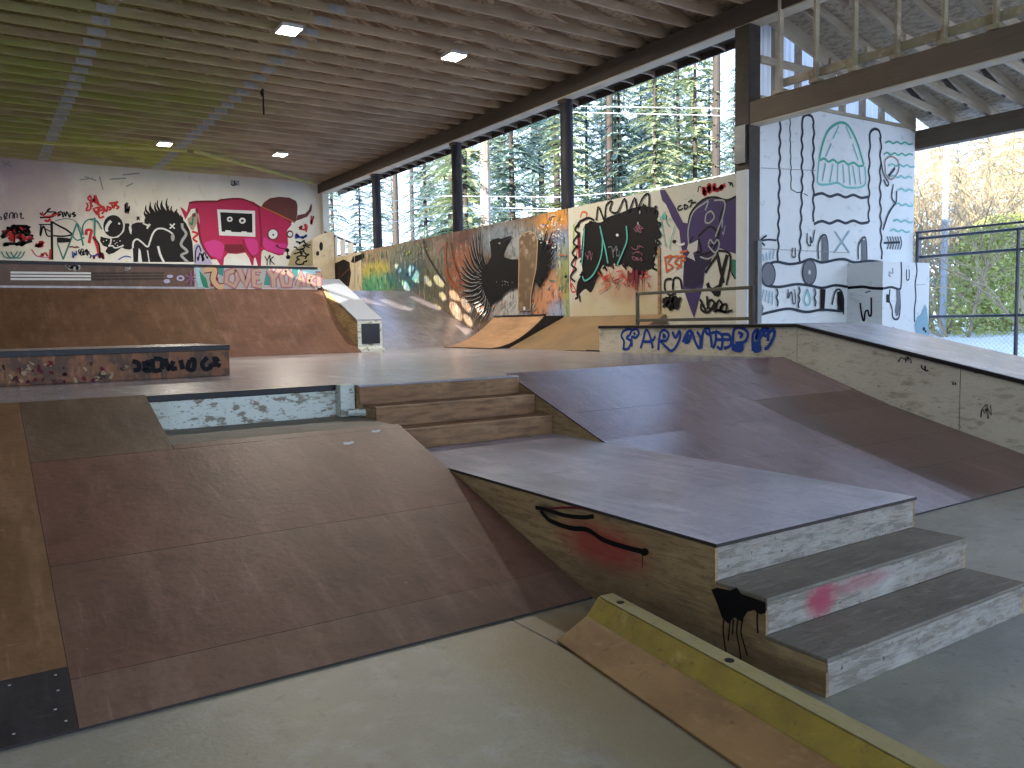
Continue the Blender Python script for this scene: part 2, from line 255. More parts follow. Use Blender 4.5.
class Art:
    """flat paint marks lying on a real wall plane; traced points become wall coordinates"""
    def __init__(s, ax, val, sign, ox, oy, sc):
        s.ax, s.val, s.sg, s.T = ax, val, sign, (ox, oy, sc); s.mb = MB(); s.k = 0
    def crop(s, ox, oy, sc): s.T = (ox, oy, sc); return s
    def pt(s, x, y): return on(s.ax, s.val, s.T[0]+x/s.T[2], s.T[1]+y/s.T[2])
    def lift(s, p):
        p = Vector(p); p[s.ax] = s.val + s.sg*(.003+.00025*s.k); return p
    def fill(s, pts, mt, smooth=False):
        P = [s.pt(*p) for p in pts]
        if smooth: P = catmull(P+[P[0]], 4)[:-1]
        s.k += 1; P = [s.lift(p) for p in P]
        s.mb.add(P, [tuple(t) for t in tessellate_polygon([P])], mt); return s
    def ell(s, cx, cy, rx, ry, mt, n=20, a0=0):
        return s.fill([(cx+rx*math.cos(2*math.pi*i/n), cy+ry*math.sin(2*math.pi*i/n)) for i in range(n)], mt)
    def line(s, pts, w, mt, smooth=True, closed=False, taper=False):
        P = [s.pt(*p) for p in pts]
        if closed: P.append(P[0])
        if smooth and len(P) > 2: P = catmull(P, 4)
        s.k += 1; nrm = Vector((0, 0, 0)); nrm[s.ax] = 1; L_ = []; n = len(P)
        for i, p in enumerate(P):
            d = P[min(i+1, n-1)]-P[max(i-1, 0)]; d = d.normalized() if d.length > 1e-6 else Vector((0, 0, 1))
            t = d.cross(nrm).normalized()*w*.42*((1-i/(n-1))*.9+.1 if taper else 1); L_ += [s.lift(p+t), s.lift(p-t)]
        s.mb.add(L_, [(2*i, 2*i+1, 2*i+3, 2*i+2) for i in range(n-1)], mt); return s
    def scribble(s, x0, y0, x1, y1, n, w, mt, seed=0):
        r = random.Random(seed); s.line([(r.uniform(x0, x1)*.35+(x0+(x1-x0)*i/n)*.65, r.uniform(y0, y1)) for i in range(n+1)], w, mt); return s
    def build(s, name, parent, label=None):
        o = s.mb.build(name, None, parent)
        if label: o['label'] = label
        return o
def catmull(P, n):
    out = []
    for i in range(len(P)-1):
        a, b, c, d = P[max(i-1, 0)], P[i], P[i+1], P[min(i+2, len(P)-1)]
        for k in range(n):
            t = k/n; out.append(.5*((2*b)+(c-a)*t+(2*a-5*b+4*c-d)*t*t+(3*b-a-3*c+d)*t**3))
    out.append(P[-1]); return out

# ================================================================== dimensions
SL, Y0, HP = .305, 3.6, 1.061
YE = Y0+HP/SL
def rz(y): return SL*(y-Y0)
KN = 5.545
def rzr(y): return .271*(y-Y0) if y < KN else .527+.348*(y-KN)
XL = -4.0; YB = 28.6; XW = 10.60; YN = 9.15; XR = 15.6

# ================================================================== setting
struct(MB().box(XL-.2, XR+.25, -7, YB+.1, -.15, 0).build('floor', M_concrete))
struct(MB().box(-80, 120, -60, 130, -.5, -.16).build('ground', M_soil))
def snowfield():
    mb = MB(); nx, ny = 40, 30; r = random.Random(2)
    for j in range(ny+1):
        for i in range(nx+1):
            x = XR+.3+i*1.3; y = -7+j*2.2
            z = -.12+1.15*min(1, max(0, (x-17.5)/6))+.12*math.sin(x*.5)*math.sin(y*.33+1)*min(1, i/5)+r.uniform(-.03, .03)
            mb.v.append((x, y, z if y < 24 or i > 3 else -.14))
    for j in range(ny):
        for i in range(nx): a = j*(nx+1)+i; mb.f.append((a, a+1, a+nx+2, a+nx+1)); mb.mi.append(0)
    return mb.build('snow_bank', M_snow, smooth=True)
tag(snowfield(), 'bright white snow covering the ground beyond the chain link fence', 'snow', kind='stuff')
# floor control joint is a shallow saw cut filled dark
tag(MB().box(2.335, 2.347, -2, 3.6, .0005, .0015).build('floor_joint', M_coping), 'thin dark saw-cut joint line in the concrete beside the small orange ramp', 'joint')

wb_ = struct(MB().prism(1, [(XL, 0), (XW+.2, 0), (XW+.2, 6.84), (XL, 11.2)], YB, YB+.2).build('wall_back', M_backwall))
wl_ = None

# mural wall (right), one long run of sheets
wm = struct(MB().box(XW, XW+.029, 9.282, 13.82, 0, 3.95).build('wall_right', M_gate))
wm2 = part(MB().box(XW+.003, XW+.1, 13.84, 24.75, 0, 3.95), 'mural_panel', M_mural, wm)
part(MB().box(XW+.003, XW+.1, 24.77, YB-.02, 0, 3.93), 'mural_panel', mat('tan wall panel', (.48, .40, .27), .75, layers=[(2, (1, 1, 1), (.34, .27, .17), .45, .68, .8), (9, (1, 1, 2), (.16, .12, .08), .62, .7, .6, 6)]), wm)
lab(part(MB().box(XW-.025, XW+.025, 9.055, 9.28, 1.5, 3.98), 'end_cap', WHT, wm, bevel=.005), 'white painted end board')
lab(part(MB().box(XW-.02, XW-.001, 11.06, 11.13, 1.5, 2.9), 'batten', M_ply_orange, wm), 'narrow brown vertical batten')

# white end wall with bump-out
we = struct(MB().box(10.91, XR-.09, YN, YN+.12, 0, 5.16).build('wall_end', M_white))

# roof deck: slopes down towards +x
RS = .30
def roofz(x): return 6.86-RS*(x-10.65)
mbr = MB()
mbr.prism(1, [(XL-.3, roofz(XL-.3)), (11.75, roofz(11.75)), (11.75, roofz(11.75)+.03), (XL-.3, roofz(XL-.3)+.03)], YN, YB+.8)
mbr.prism(1, [(XL-.3, roofz(XL-.3)), (16.5, roofz(16.5)), (16.5, roofz(16.5)+.03), (XL-.3, roofz(XL-.3)+.03)], -7, YN)
struct(mbr.build('ceiling', M_osb))
# added left wall out of frame blocks the sun; holes cut to shape its patches
def sun_hole(kind, pts):
    out = []
    for px, py in pts:
        if kind == 'wall': p = on(0, XW, px, py)
        else:
            d_ = ray(px, py); c_ = HP+.002-.34*16.8; t_ = (c_-EYE)/(d_.z-.34*d_.y); p = Vector((0, 0, EYE))+d_*t_
        k_ = (XL-p.x)/SUNDIR.x; q = p+SUNDIR*k_; out.append((q.y, q.z))
    return out
def ellpx(cx, cy, a_, b_, ang, n=8):
    c_, s_ = math.cos(math.radians(ang)), math.sin(math.radians(ang))
    return [(cx+a_*math.cos(2*math.pi*k/n)*c_-b_*math.sin(2*math.pi*k/n)*s_, cy+a_*math.cos(2*math.pi*k/n)*s_+b_*math.sin(2*math.pi*k/n)*c_) for k in range(n)]
holes = [sun_hole('wall', ellpx(e[0], e[1], e[2]*1.25, e[3]*1.4, e[4])) for e in ((414, 274, 8, 3.5, 62), (406, 286, 5, 2.2, 60), (428, 281, 5, 2.2, 60), (439, 281, 6, 3, 50), (455, 297, 7, 2.8, 55), (466, 305, 7, 2.6, 58), (481, 309, 7, 3, 55), (456, 311, 9, 3.5, 62), (398, 268, 4, 1.8, 60), (443, 296, 4, 2, 60), (468, 320, 6, 2.4, 55))]
holes += [sun_hole('bank', q) for q in (((354, 299), (364, 297), (400, 311), (392, 315)), ((378, 300), (386, 299), (414, 309), (408, 313)), ((410, 318), (422, 315), (474, 330), (464, 337)), ((408, 297), (414, 296), (444, 308), (438, 311)), ((420, 328), (430, 327), (458, 336), (450, 340)))]
mbw = MB()
outer = [(-7.0, 0.0), (YB, 0.0), (YB, 11.0), (-7.0, 11.0)]
loops = [[Vector((XL, y, z)) for y, z in outer]]+[[Vector((XL, y, z)) for y, z in h] for h in holes]
flat = [v for l in loops for v in l]; tri = tessellate_polygon(loops); nf = len(flat)
mbw.add(flat+[v-Vector((.03, 0, 0)) for v in flat], [tuple(t) for t in tri]+[tuple(i+nf for i in t) for t in tri])
o_ = 0
for l in loops:
    m_ = len(l); mbw.add([], [])
    for i in range(m_): mbw.f.append((o_+i, o_+(i+1) % m_, nf+o_+(i+1) % m_, nf+o_+i)); mbw.mi.append(0)
    o_ += m_
struct(mbw.build('wall_left_sun_holes', M_backwall))

# ================================================================== roof timbers
def main_truss():
    t = thing('roof_truss', '', 'truss', (3.5, 0, 6.70)); z0 = 6.64
    part(MB().box(XL, 11.45, -.02, .02, z0, z0+.14), 'bottom_chord', M_truss, t)
    part(MB().prism(1, [(XL, roofz(XL)-.15), (11.7, roofz(11.7)-.15), (11.7, roofz(11.7)-.005), (XL, roofz(XL)-.005)], -.02, .02), 'top_chord', M_truss, t)
    for x0, x1 in ((-3.6, -2.2), (-.6, -2.2), (-.6, 1.0), (2.2, 1.0), (2.2, 3.6), (4.8, 3.6), (4.8, 6.2), (7.4, 6.2), (7.4, 8.6)):
        a = (x0, 0, z0+.1) ; b = (x1, 0, roofz(x1)-.1)
        part(MB().bar(a, b, .038, .09), 'web', M_truss, t)
    for x in (-2.2, 2.1, 5.25):
        part(MB().box(x-.14, x+.14, -.024, -.021, z0+.01, z0+.13), 'nail_plate', M_plate, t)
    return t
t0 = main_truss(); n = 0
ys = [YB-.35-.6125*k for k in range(44)]
for k, y in enumerate(ys):
    t = t0 if k == 0 else copy_tree(t0)
    t.location = (3.5, y, 6.70)
    tag(t, 'weathered timber roof truss, %s counting forward from the back wall' % ordw(k), 'truss', 'main roof trusses')

def lean_truss():
    t = thing('lean_to_truss', '', 'truss', (13, 0, 5.2))
    part(MB().box(10.63, 10.72, -.02, .02, 5.06, 6.72), 'end_stud', M_truss2, t)
    part(MB().prism(1, [(10.72, roofz(10.72)-.15), (16.4, roofz(16.4)-.15), (16.4, roofz(16.4)-.005), (10.72, roofz(10.72)-.005)], -.02, .02), 'top_chord', M_truss2, t)
    part(MB().prism(1, [(11.9, 5.66), (15.75, 5.16), (15.75, 5.28), (11.9, 5.78)], -.026, .026), 'bottom_chord', M_truss2, t)
    part(MB().bar((14.9, 0, 5.28), (13.4, 0, 5.92), .036, .08), 'web', M_wood, t)
    part(MB().box(10.60, 10.86, -.07, .07, 5.05, 5.11), 'foot_block', M_truss2, t)
    return t
l0 = lean_truss()
for k in range(9):
    t = l0 if k == 0 else copy_tree(l0); t.location = (13, YN-.66-.64*k, 5.2)
    tag(t, 'short sloping lean-to truss, %s counting forward from the white wall' % ordw(k), 'truss', 'lean-to roof trusses')
tag(MB().box(10.73, 10.77, 2.5, YN-.58, 5.16, 5.28).build('blocking_board', M_truss2), 'pale horizontal board nailed across the upright studs above the lower beam', 'board')

b = thing('upper_roof_beam', 'long dark laminated beam carrying the roof along the pole row', 'beam', (10.8, 18, 6.3))
part(MB().box(10.66, 10.98, 1.5, YB, 6.31, 6.63), 'beam_body', M_beam, b, bevel=.006)
part(MB().box(10.68, 10.96, 1.5, YB, 6.29, 6.309), 'underside_board', M_beam_under, b)
b = thing('lower_corner_beam', 'dark brown beam running out from the black corner post above the sloped deck', 'beam', (10.8, 5, 4.7))
part(MB().box(10.64, 10.92, 0, YN-.02, 4.71, 5.05), 'beam_body', M_beam2, b, bevel=.006)
part(MB().box(10.66, 10.90, 0, YN-.02, 4.69, 4.709), 'underside_board', M_beam_under, b)
b = thing('outer_eave_beam', 'brown eave beam at the far right above the chain link fence', 'beam', (15.6, 5, 4.8))
part(MB().box(15.52, 15.74, 0, YN+.12, 4.80, 5.15), 'beam_body', M_beam2, b, bevel=.006)
tag(MB().box(16.38, 16.42, 0, YN+.12, roofz(16.4)-.16, roofz(16.4)-.01).build('fascia_board', M_wood), 'dark fascia board along the lean-to eave outside the far right beam', 'fascia')
fb = thing('eave_board', 'dark eave board outside the long upper beam above the mural wall', 'fascia', (11.7, 18, 6.4))
part(MB().box(11.66, 11.70, YN+.2, YB+.6, 6.40, 6.56), 'board', M_wood, fb)
y = YN+.4
part(MB().box(11.0, 11.66, YN+.2, YB, 6.52, 6.53), 'soffit', M_wood, fb)
for i in range(31):
    y = YB-.35-.6125*i; part(MB().box(11.0, 11.66, y-.02, y+.02, 6.44, 6.52), 'tail', M_truss2, fb)

# posts
for i, y in enumerate((24.05, 18.95, 14.2)):
    p = thing('roof_pole', ['leftmost round dark pole, behind the green end of the mural wall', 'round dark pole behind the middle of the mural wall, left of the black bird', 'round dark pole behind the mural wall where the orange bird panel meets the cream panel'][i], 'pole', (10.88, y, 0), 'round roof poles')
    part(MB().tube([(10.88, y, -.1), (10.88, y, 6.31)], [.155, .135], 20), 'pole_shaft', M_post, p, smooth=False)
    part(MB().box(10.74, 10.79, y-.12, y+.12, 6.22, 6.50), 'bracket', M_wood, p)
p = thing('corner_post', 'thick square black post at the corner between the mural wall and the white wall', 'post', (10.85, YN, 0))
part(MB().box(10.63, 10.90, 9.06, 9.36, 0, 6.28), 'post_shaft', M_wood, p, bevel=.01)
part(MB().box(10.58, 10.629, 9.10, 9.32, 4.1, 4.7), 'bolted_plate', M_steel, p)
part(MB().box(10.82, 10.915, 9.03, 9.058, 1.5, 2.85), 'pale_strip', MGRY, p)
p = tag(MB().box(10.72, 10.96, YB-.3, YB+.1, 0, 6.3).build('end_post', M_gate, bevel=.01), 'pale square post at the far corner where the back wall meets the open side', 'post')
p = tag(MB().box(15.52, 15.74, YN+.13, YN+.33, 0, 4.8).build('eave_post', M_wood, bevel=.01), 'dark square post behind the right edge of the white wall', 'post')

# gable infill above white wall
g = thing('gable_frame', 'stud framing with translucent corrugated sheet filling the gap above the white wall', 'frame', (13, YN, 5.2))
M_sheet = mat('translucent corrugated sheet', (.80, .84, .92), .4, layers=[(9, (6, 1, .1), (.62, .68, .80), .5, .55, .6)], trans=.7)
mbs = MB(); xs = 10.95
nn = 100
for i in range(nn+1):
    x = 10.98+i*.046; zz = roofz(x)-.16; yy = YN+.16+.012*math.sin(i*math.pi/1.5); mbs.v += [(x, yy, 5.17), (x, yy, max(5.18, zz))]
for i in range(nn): mbs.f.append((2*i, 2*i+2, 2*i+3, 2*i+1)); mbs.mi.append(0)
part(mbs, 'corrugated_sheet', M_sheet, g)
for x in (11.46, 12.06, 12.66, 13.3, 13.9, 14.5):
    part(MB().box(x-.06, x+.03, YN+.02, YN+.11, 5.17, roofz(x)-.15), 'stud', M_truss2, g)
part(MB().box(11.03, 13.0, YN+.0, YN+.05, 5.75, 5.87), 'rail_board', M_truss2, g)
part(MB().box(11.03, 15.5, YN+.0, YN+.10, 5.17, 5.23), 'sill_plate', M_truss2, g)
part(MB().prism(1, [(11.03, roofz(11.03)-.30), (15.5, roofz(15.5)-.30), (15.5, roofz(15.5)-.01), (11.03, roofz(11.03)-.01)], YN-.02, YN+.02), 'barge_rafter', M_truss2, g)

# far brace near the back wall, yellowish stick
tag(MB().bar((10.3, 28.0, 6.56), (5.6, 24.6, 6.59), .10, .07).build('brace_board', mat('algae yellow board', (.44, .42, .14), .8, layers=[(4, (1, 1, 1), (.30, .25, .12), .5, .7, .6)])), 'long yellow green board nailed diagonally under the trusses near the back wall corner', 'board')
tag(MB().bar((-3.9, 26.6, 6.60), (5.4, 24.7, 6.60), .09, .06).build('brace_board', MATS['algae yellow board']), 'long yellow green board nailed under the trusses along the top left of the back wall', 'board')

# ceiling lights
M_led = mat('lit light panel', (.9, .9, .85), .4, emit=((1.0, .93, .78), 14))
def light_fix(x, y, lbl):
    t = thing('ceiling_light', lbl, 'light', (x, y, 6.5), 'square ceiling lights')
    part(MB().box(x-.18, x+.18, y-.22, y+.22, 6.575, 6.635), 'housing', WHT, t, bevel=.01)
    part(MB().box(x-.16, x+.16, y-.2, y+.2, 6.565, 6.5745), 'diffuser', M_led, t, bevel=.005)
    ld = bpy.data.lights.new('lamp', 'AREA'); ld.shape = 'SQUARE'; ld.size = .34; ld.energy = 170; ld.color = (1, .92, .78)
    lo = bpy.data.objects.new('lamp', ld); COL.objects.link(lo); lo.parent = t; lo.location = (0, 0, .02)
light_fix(4.78, 13.9, 'square lit ceiling light nearest the camera, on the left of the front pair')
light_fix(7.86, 13.7, 'square lit ceiling light nearest the long beam, on the right of the front pair')
light_fix(4.68, 24.0, 'small distant square ceiling light above the crimson bull, left of the rear pair')
light_fix(7.82, 23.9, 'small distant square ceiling light right of the rear pair, near the yellow board')
t = thing('hanging_hook', 'short black strap hanging down from the roof trusses between the lights', 'strap', (5.5, 17.8, 6.2))
part(MB().tube([(5.5, 17.8, 6.66), (5.5, 17.8, 6.12)], .018, 6), 'strap', M_coping, t)
part(MB().tube([(5.5, 17.8, 6.66), (5.46, 17.8, 6.60), (5.46, 17.8, 6.54), (5.5, 17.8, 6.50)], .02, 6), 'loop', M_coping, t)

# ================================================================== platform and front banks
pl = thing('skate_platform', 'wide raised grey brown platform behind the front ramps', 'platform', (2.5, 12, 0))
part(MB().prism(2, [(XL, YE), (9.0, YE), (9.0, 10.92), (XW-.005, 10.92), (XW-.005, YB-.005), (XL, YB-.005)], .003, HP-.012), 'frame', M_ply_orange, pl)
r = random.Random(4)
def deck_sheet(x0, x1, y0, y1, z=HP, m=M_deck): part(MB().box(x0+.002, x1-.002, y0+.002, y1-.002, z-.012, z), 'deck_sheet', m, pl)
for j, (y0, y1) in enumerate(((YE, 9.52), (9.52, 11.96), (11.96, 14.4), (14.4, 16.9))):
    x = XL
    while x < (8.9 if j < 1 else 10.5):
        x1 = min(x+2.44 if j % 2 else x+2.44, 9.0 if j < 1 else XW-.01); 
        if j == 1 and x >= 9.0: break
        if j == 1: x1 = min(x1, 9.0)
        deck_sheet(x, x1, y0, y1); x = x1

def slope_sheet(x0, x1, y0, y1, m, parent, th=.012, z_of=rz, nm='surface_sheet'):
    g_ = .0012; ks = [y0+g_]+([KN] if y0 < KN < y1 and z_of is rzr else [])+[y1-g_]; mb = MB()
    for a_, b_ in zip(ks, ks[1:]): mb.sheet([(x0+g_, a_, z_of(a_)), (x1-g_, a_, z_of(a_)), (x1-g_, b_, z_of(b_)), (x0+g_, b_, z_of(b_))], th, m)
    return part(mb, nm, None, parent)
# left bank
RF = 6.12; XB0, XB1 = 2.905, 4.595
lb = thing('left_bank_ramp', 'wide brown bank ramp filling the left foreground with a black patch at its corner', 'ramp', (0, 3.6, 0))
part(MB().prism(0, [(Y0+.03, .003), (RF, .003), (RF, rz(RF)-.004), (Y0+.03, .006)], XL, XB1-.0-1.70), 'frame', M_ply_side, lb)
part(MB().prism(0, [(RF, .003), (YE-.003, .003), (YE-.003, rz(YE)-.004), (RF, rz(RF)-.004)], XL, 1.14), 'frame', M_ply_side, lb)
slope_sheet(XL, .27, 3.99, YE, M_ram_tan, lb)
lab(slope_sheet(XL, .27, Y0, 3.99, M_black, lb), 'black sheet at the foot of the left column')
slope_sheet(.27, 1.14, 6.04, YE, M_ram_dark, lb)
slope_sheet(.27, 2.9, 4.80, 6.04, M_ram_red, lb)
slope_sheet(1.14, 2.9, 6.04, RF, M_ram_red, lb)
slope_sheet(.27, 2.9, 3.90, 4.80, M_ram, lb)
slope_sheet(.27, 2.9, Y0, 3.90, M_ram_strip, lb)
for x, y in ((.22, 3.95), (.22, 3.85), (.2, 3.74), (.23, 3.66), (.05, 3.95), (-.1, 3.7), (.05, 3.66), (-.02, 3.8)):
    part(MB().tube([(x, y, rz(y)+.012), (x, y, rz(y)+.0145)], .006, 8), 'screw_head', M_plate, lb)
for k, (x_, y_, sx_) in enumerate(((2.36, 5.86, .05), (2.66, 6.02, .045))):
    mb = MB(); z_ = lambda yy: rz(yy)+.0135
    for q in ([(-1, -.5), (-.3, -.8), (.5, -.4), (1, .1), (.6, .6), (.1, .2), (-.5, .5), (-.9, .2)],):
        mb.add([(x_+sx_*u, y_+sx_*.8*v, z_(y_+sx_*.8*v)) for u, v in q], [tuple(range(8))])
    lab(part(mb, 'paint_fleck', WHT, lb), 'small white paint fleck near the top of the bank')
# recess ledge
rc = thing('recessed_ledge', 'recessed shelf with a flaking pale painted back wall behind the left bank', 'ledge', (2, 6.5, 0))
part(MB().box(1.145, 2.86, RF+.005, YE-.045, .003, rz(RF)-.002), 'base', M_ply_side, rc)
part(MB().box(1.145, 2.86, RF+.008, YE-.045, rz(RF)-.001, rz(RF)+.008), 'shelf', M_tread, rc)
part(MB().box(1.145, 2.72, YE-.044, YE-.004, rz(RF)+.009, HP-.05), 'painted_wall', M_pale_wall, rc)
part(MB().box(1.145, 2.72, YE-.060, YE-.004, HP-.049, HP+.004), 'coping', M_coping, rc, bevel=.006)
part(MB().box(2.722, 2.86, YE-.16, YE-.004, rz(RF)+.009, HP+.004), 'corner_post', M_pale_wall, rc, bevel=.006)
part(MB().tube([(2.78, YE-.20, rz(RF)+.05), (2.95, YE-.30, rz(RF)+.045), (2.99, YE-.42, rz(RF)+.04)], .035, 8), 'curved_kerb', M_pale_wall, rc)
# upper stairs
us = thing('upper_stairs', 'flight of three brown plywood steps from the platform down to the box top', 'stairs', (3.75, 6.5, 0))
ZB = .527; st = ((6.27, .703), (6.555, .882), (6.84, HP))
for i, (y, z) in enumerate(st):
    z0 = ZB if i == 0 else st[i-1][1]; y1 = st[i+1][0] if i < 2 else YE-.004
    x0 = XB0+.003 if i == 0 else (2.90 if i == 1 else 2.87)
    part(MB().box(x0, XB1-.005, y, y+.02, z0+(.001 if i else .004), z-.021), 'riser', M_ply_orange, us, bevel=.002)
    part(MB().box(x0, XB1-.005, y-.006, y1-.002, z-.02, z), 'tread', M_ply_orange if i < 2 else M_deck, us, bevel=.003)
    part(MB().box(x0, XB1-.005, y+.022, y1-.001, .005, z-.022), 'step_core', M_ply_side, us)
# main box with lower steps
sb = thing('stair_box', 'long flat-topped plywood box with steps down to the floor in the foreground', 'box', (3.75, 4.2, 0))
yb = Y0+ZB/SL
prof = [(2.06, 0.002), (2.06, .153), (2.373, .153), (2.373, .327), (2.672, .327), (2.672, .508), (6.26, .508), (6.26, .002)]
part(MB().prism(0, prof, XB0, XB0+.018), 'side_panel', M_ply_side, sb)
part(MB().prism(0, prof, XB1-.018, XB1), 'side_panel', M_ply_side, sb)
part(MB().sheet([(XB0-.002, 2.662, .509), (XB1+.002, 2.662, .509), (XB1+.002, 4.80, .509), (XB0-.002, 4.80, .509)], ZB-.509, M_top), 'top_sheet', None, sb)
part(MB().sheet([(XB0-.002, 4.802, .509), (XB1+.002, 4.802, .509), (XB1+.002, 6.268, .509), (XB0-.002, 6.268, .509)], ZB-.509, M_top), 'top_sheet', None, sb)
for y, y1, z0, z1 in ((2.06, 2.373, .002, .172), (2.373, 2.672, .173, .345), (2.672, 2.672, .346, .508)):
    part(MB().box(XB0+.019, XB1-.019, y-.0, y+.02, z0, z1-(.02 if z1 < .5 else 0)), 'riser', M_ply_grey, sb)
    if y1 > y: part(MB().box(XB0-.001, XB1-.001, y-.008, y1-.001, z1-.019, z1), 'tread', M_tread, sb, bevel=.004)
for y, z1 in ((2.06, .172), (2.373, .345)):
    part(MB().box(XB0+.0, XB1-.002, y-.009, y-.0005, z1-.06, z1-.0195), 'nosing', M_ply_grey, sb, bevel=.002)
a = Art(0, XB0, -1, 400, 440, 2.3425)
a.line([(318, 158), (345, 163), (385, 176), (430, 181), (455, 178)], .030, BLK).line([(330, 165), (352, 188), (400, 206), (440, 210), (480, 235), (540, 254), (575, 262)], .034, BLK)
a.ell(574, 262, 10, 9, BLK).line([(570, 265), (569, 298)], .007, BLK)
a.line([(352, 160), (400, 158), (425, 160)], .016, DRED)
a.build('spray_mark', sb, 'black wavy spray paint stroke on the plywood side')
a = Art(0, XB0, -1, 400, 440, 2.3425)
a.fill([(730, 350), (745, 346), (775, 352), (790, 345), (800, 360), (835, 372), (857, 380), (858, 405), (845, 408), (830, 398), (815, 402), (800, 425), (785, 415), (770, 430), (755, 415), (745, 385)], BLK)
for p_ in (((762, 410), (758, 440), (762, 480), (768, 508)), ((775, 420), (772, 450), (770, 470)), ((793, 420), (790, 450), (797, 490), (800, 522)), ((805, 415), (800, 450), (808, 480), (815, 505)), ((840, 395), (838, 420), (840, 452)), ((783, 420), (780, 455))): a.line(p_, .010, BLK)
a.build('paint_splat', sb, 'black paint splat with drips near the lower steps')

# right bank
rb = thing('right_bank_ramp', 'broad violet brown bank ramp right of the stairs below the cream ledge', 'ramp', (6.8, 3.6, 0))
part(MB().prism(0, [(Y0+.03, .003), (YE-.003, .003), (YE-.003, rzr(YE)-.005), (KN, rzr(KN)-.002), (Y0+.03, .006)], XB1+.005, 8.995), 'frame', M_ply_side, rb)
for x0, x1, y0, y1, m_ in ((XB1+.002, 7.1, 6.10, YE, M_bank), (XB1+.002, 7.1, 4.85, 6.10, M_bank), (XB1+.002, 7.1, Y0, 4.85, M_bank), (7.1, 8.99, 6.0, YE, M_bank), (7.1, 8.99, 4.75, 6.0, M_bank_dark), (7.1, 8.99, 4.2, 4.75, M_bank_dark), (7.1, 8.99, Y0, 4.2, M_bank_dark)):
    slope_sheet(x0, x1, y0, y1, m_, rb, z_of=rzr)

# ledge / side deck at x = 9
ld = thing('cream_ledge', 'cream painted ledge with blue graffiti that bends and slopes down beside the right bank', 'ledge', (9.8, 7, 0))
def lz(y): return 1.5 if y > 6.87 else 1.5-.215*(6.87-y)
part(MB().prism(0, [(2.4, .003), (10.9, .003), (10.9, 1.478), (6.87, 1.478), (2.4, lz(2.4)-.022)], 9.022, XW-.02), 'frame', M_ply_side, ld)
for y0, y1 in ((2.4, 4.74), (4.75, 6.865), (6.872, 10.9)):
    part(MB().prism(0, [(y0, .004), (y1, .004), (y1, lz(y1)-.024), (y0, lz(y0)-.024)], 9.0, 9.02), 'face_panel', M_cream, ld)
part(MB().prism(0, [(2.4, lz(2.4)-.02), (6.868, 1.48), (6.868, 1.5), (2.4, lz(2.4))], 9.03, XW-.02), 'sloped_deck', M_top, ld)
part(MB().box(9.03, XW-.02, 6.872, 10.9, 1.48, 1.5), 'flat_deck', M_top, ld)
part(MB().prism(0, [(2.4, lz(2.4)-.04), (6.87, 1.46), (10.9, 1.46), (10.9, 1.506), (6.87, 1.506), (2.4, lz(2.4)+.006)], 8.975, 9.03), 'coping', M_coping, ld)
a = Art(0, 9.0, -1, 610, 315, 5.689); W_ = .055
for p_ in ([(75, 200), (80, 150), (65, 120), (80, 90), (120, 80), (115, 110), (95, 130), (120, 150), (105, 190), (80, 195)], [(120, 90), (150, 80), (165, 105), (145, 130), (125, 125), (125, 180)], [(135, 100), (145, 115)],
           [(175, 190), (190, 140), (205, 85), (225, 110), (245, 190)], [(180, 150), (235, 150), (260, 120)], [(275, 200), (285, 110), (310, 85), (335, 110), (320, 145), (290, 150), (345, 205)], [(300, 110), (315, 120), (300, 130)],
           [(355, 95), (375, 130), (395, 90), (400, 130), (370, 190), (345, 205)], [(415, 155), (440, 100), (465, 95), (450, 150), (425, 155)], [(470, 95), (485, 150), (510, 190), (515, 130), (495, 95)], [(520, 190), (530, 100), (560, 75), (575, 130), (580, 185)], [(540, 80), (560, 110), (600, 100), (600, 160), (585, 190)],
           [(600, 90), (640, 120), (635, 190), (610, 180)], [(610, 140), (690, 140)], [(640, 110), (680, 115), (690, 170), (650, 190)], [(700, 200), (705, 90), (740, 70), (785, 100), (770, 150), (715, 160)], [(730, 100), (755, 110), (740, 130)],
           [(710, 200), (750, 200), (755, 160)], [(815, 205), (815, 110), (845, 85), (830, 140), (870, 80), (900, 75), (850, 140), (855, 200), (820, 205)], [(870, 80), (885, 120), (930, 80), (935, 120), (900, 185), (880, 190)], [(905, 80), (900, 150)]):
    a.line(p_, W_, BLUE)
a.fill([(820, 150), (850, 150), (860, 200), (815, 208)], BLUE).fill([(700, 165), (755, 165), (750, 205), (700, 205)], BLUE).fill([(430, 110), (455, 105), (445, 150), (425, 155)], BLUE)
a.build('graffiti', ld, 'blue bubble spray lettering')
a = Art(0, 9.0, -1, 760, 300, 3.341)
a.scribble(455, 188, 515, 212, 16, .012, M_coping, 3).scribble(535, 218, 565, 238, 8, .02, M_coping, 4).fill([(718, 232), (735, 235), (738, 246), (716, 244)], BLK).line([(645, 275), (646, 284)], .02, BLK).line([(653, 275), (654, 284)], .02, BLK).scribble(735, 345, 780, 400, 14, .008, M_coping, 9)
a.build('scuff_mark', ld)
# handrail on the flat deck
hr = thing('low_handrail', 'low square-tube handrail standing on the deck behind the blue graffiti ledge', 'handrail', (9.5, 9.3, 1.5))
ya, yb2 = 8.05, 10.5; xr = 9.5
part(MB().box(xr-.025, xr+.025, ya, yb2, 2.01, 2.06), 'top_rail', M_rail, hr, bevel=.005)
part(MB().box(xr-.025, xr+.025, ya, yb2, 1.56, 1.61), 'bottom_rail', M_rail, hr, bevel=.005)
part(MB().box(xr-.03, xr+.03, ya-.05, ya+.01, 1.505, 2.06), 'post', M_wood, hr, bevel=.005)
part(MB().box(xr-.025, xr+.025, yb2-.04, yb2+.01, 1.505, 2.06), 'post', M_rail, hr, bevel=.005)

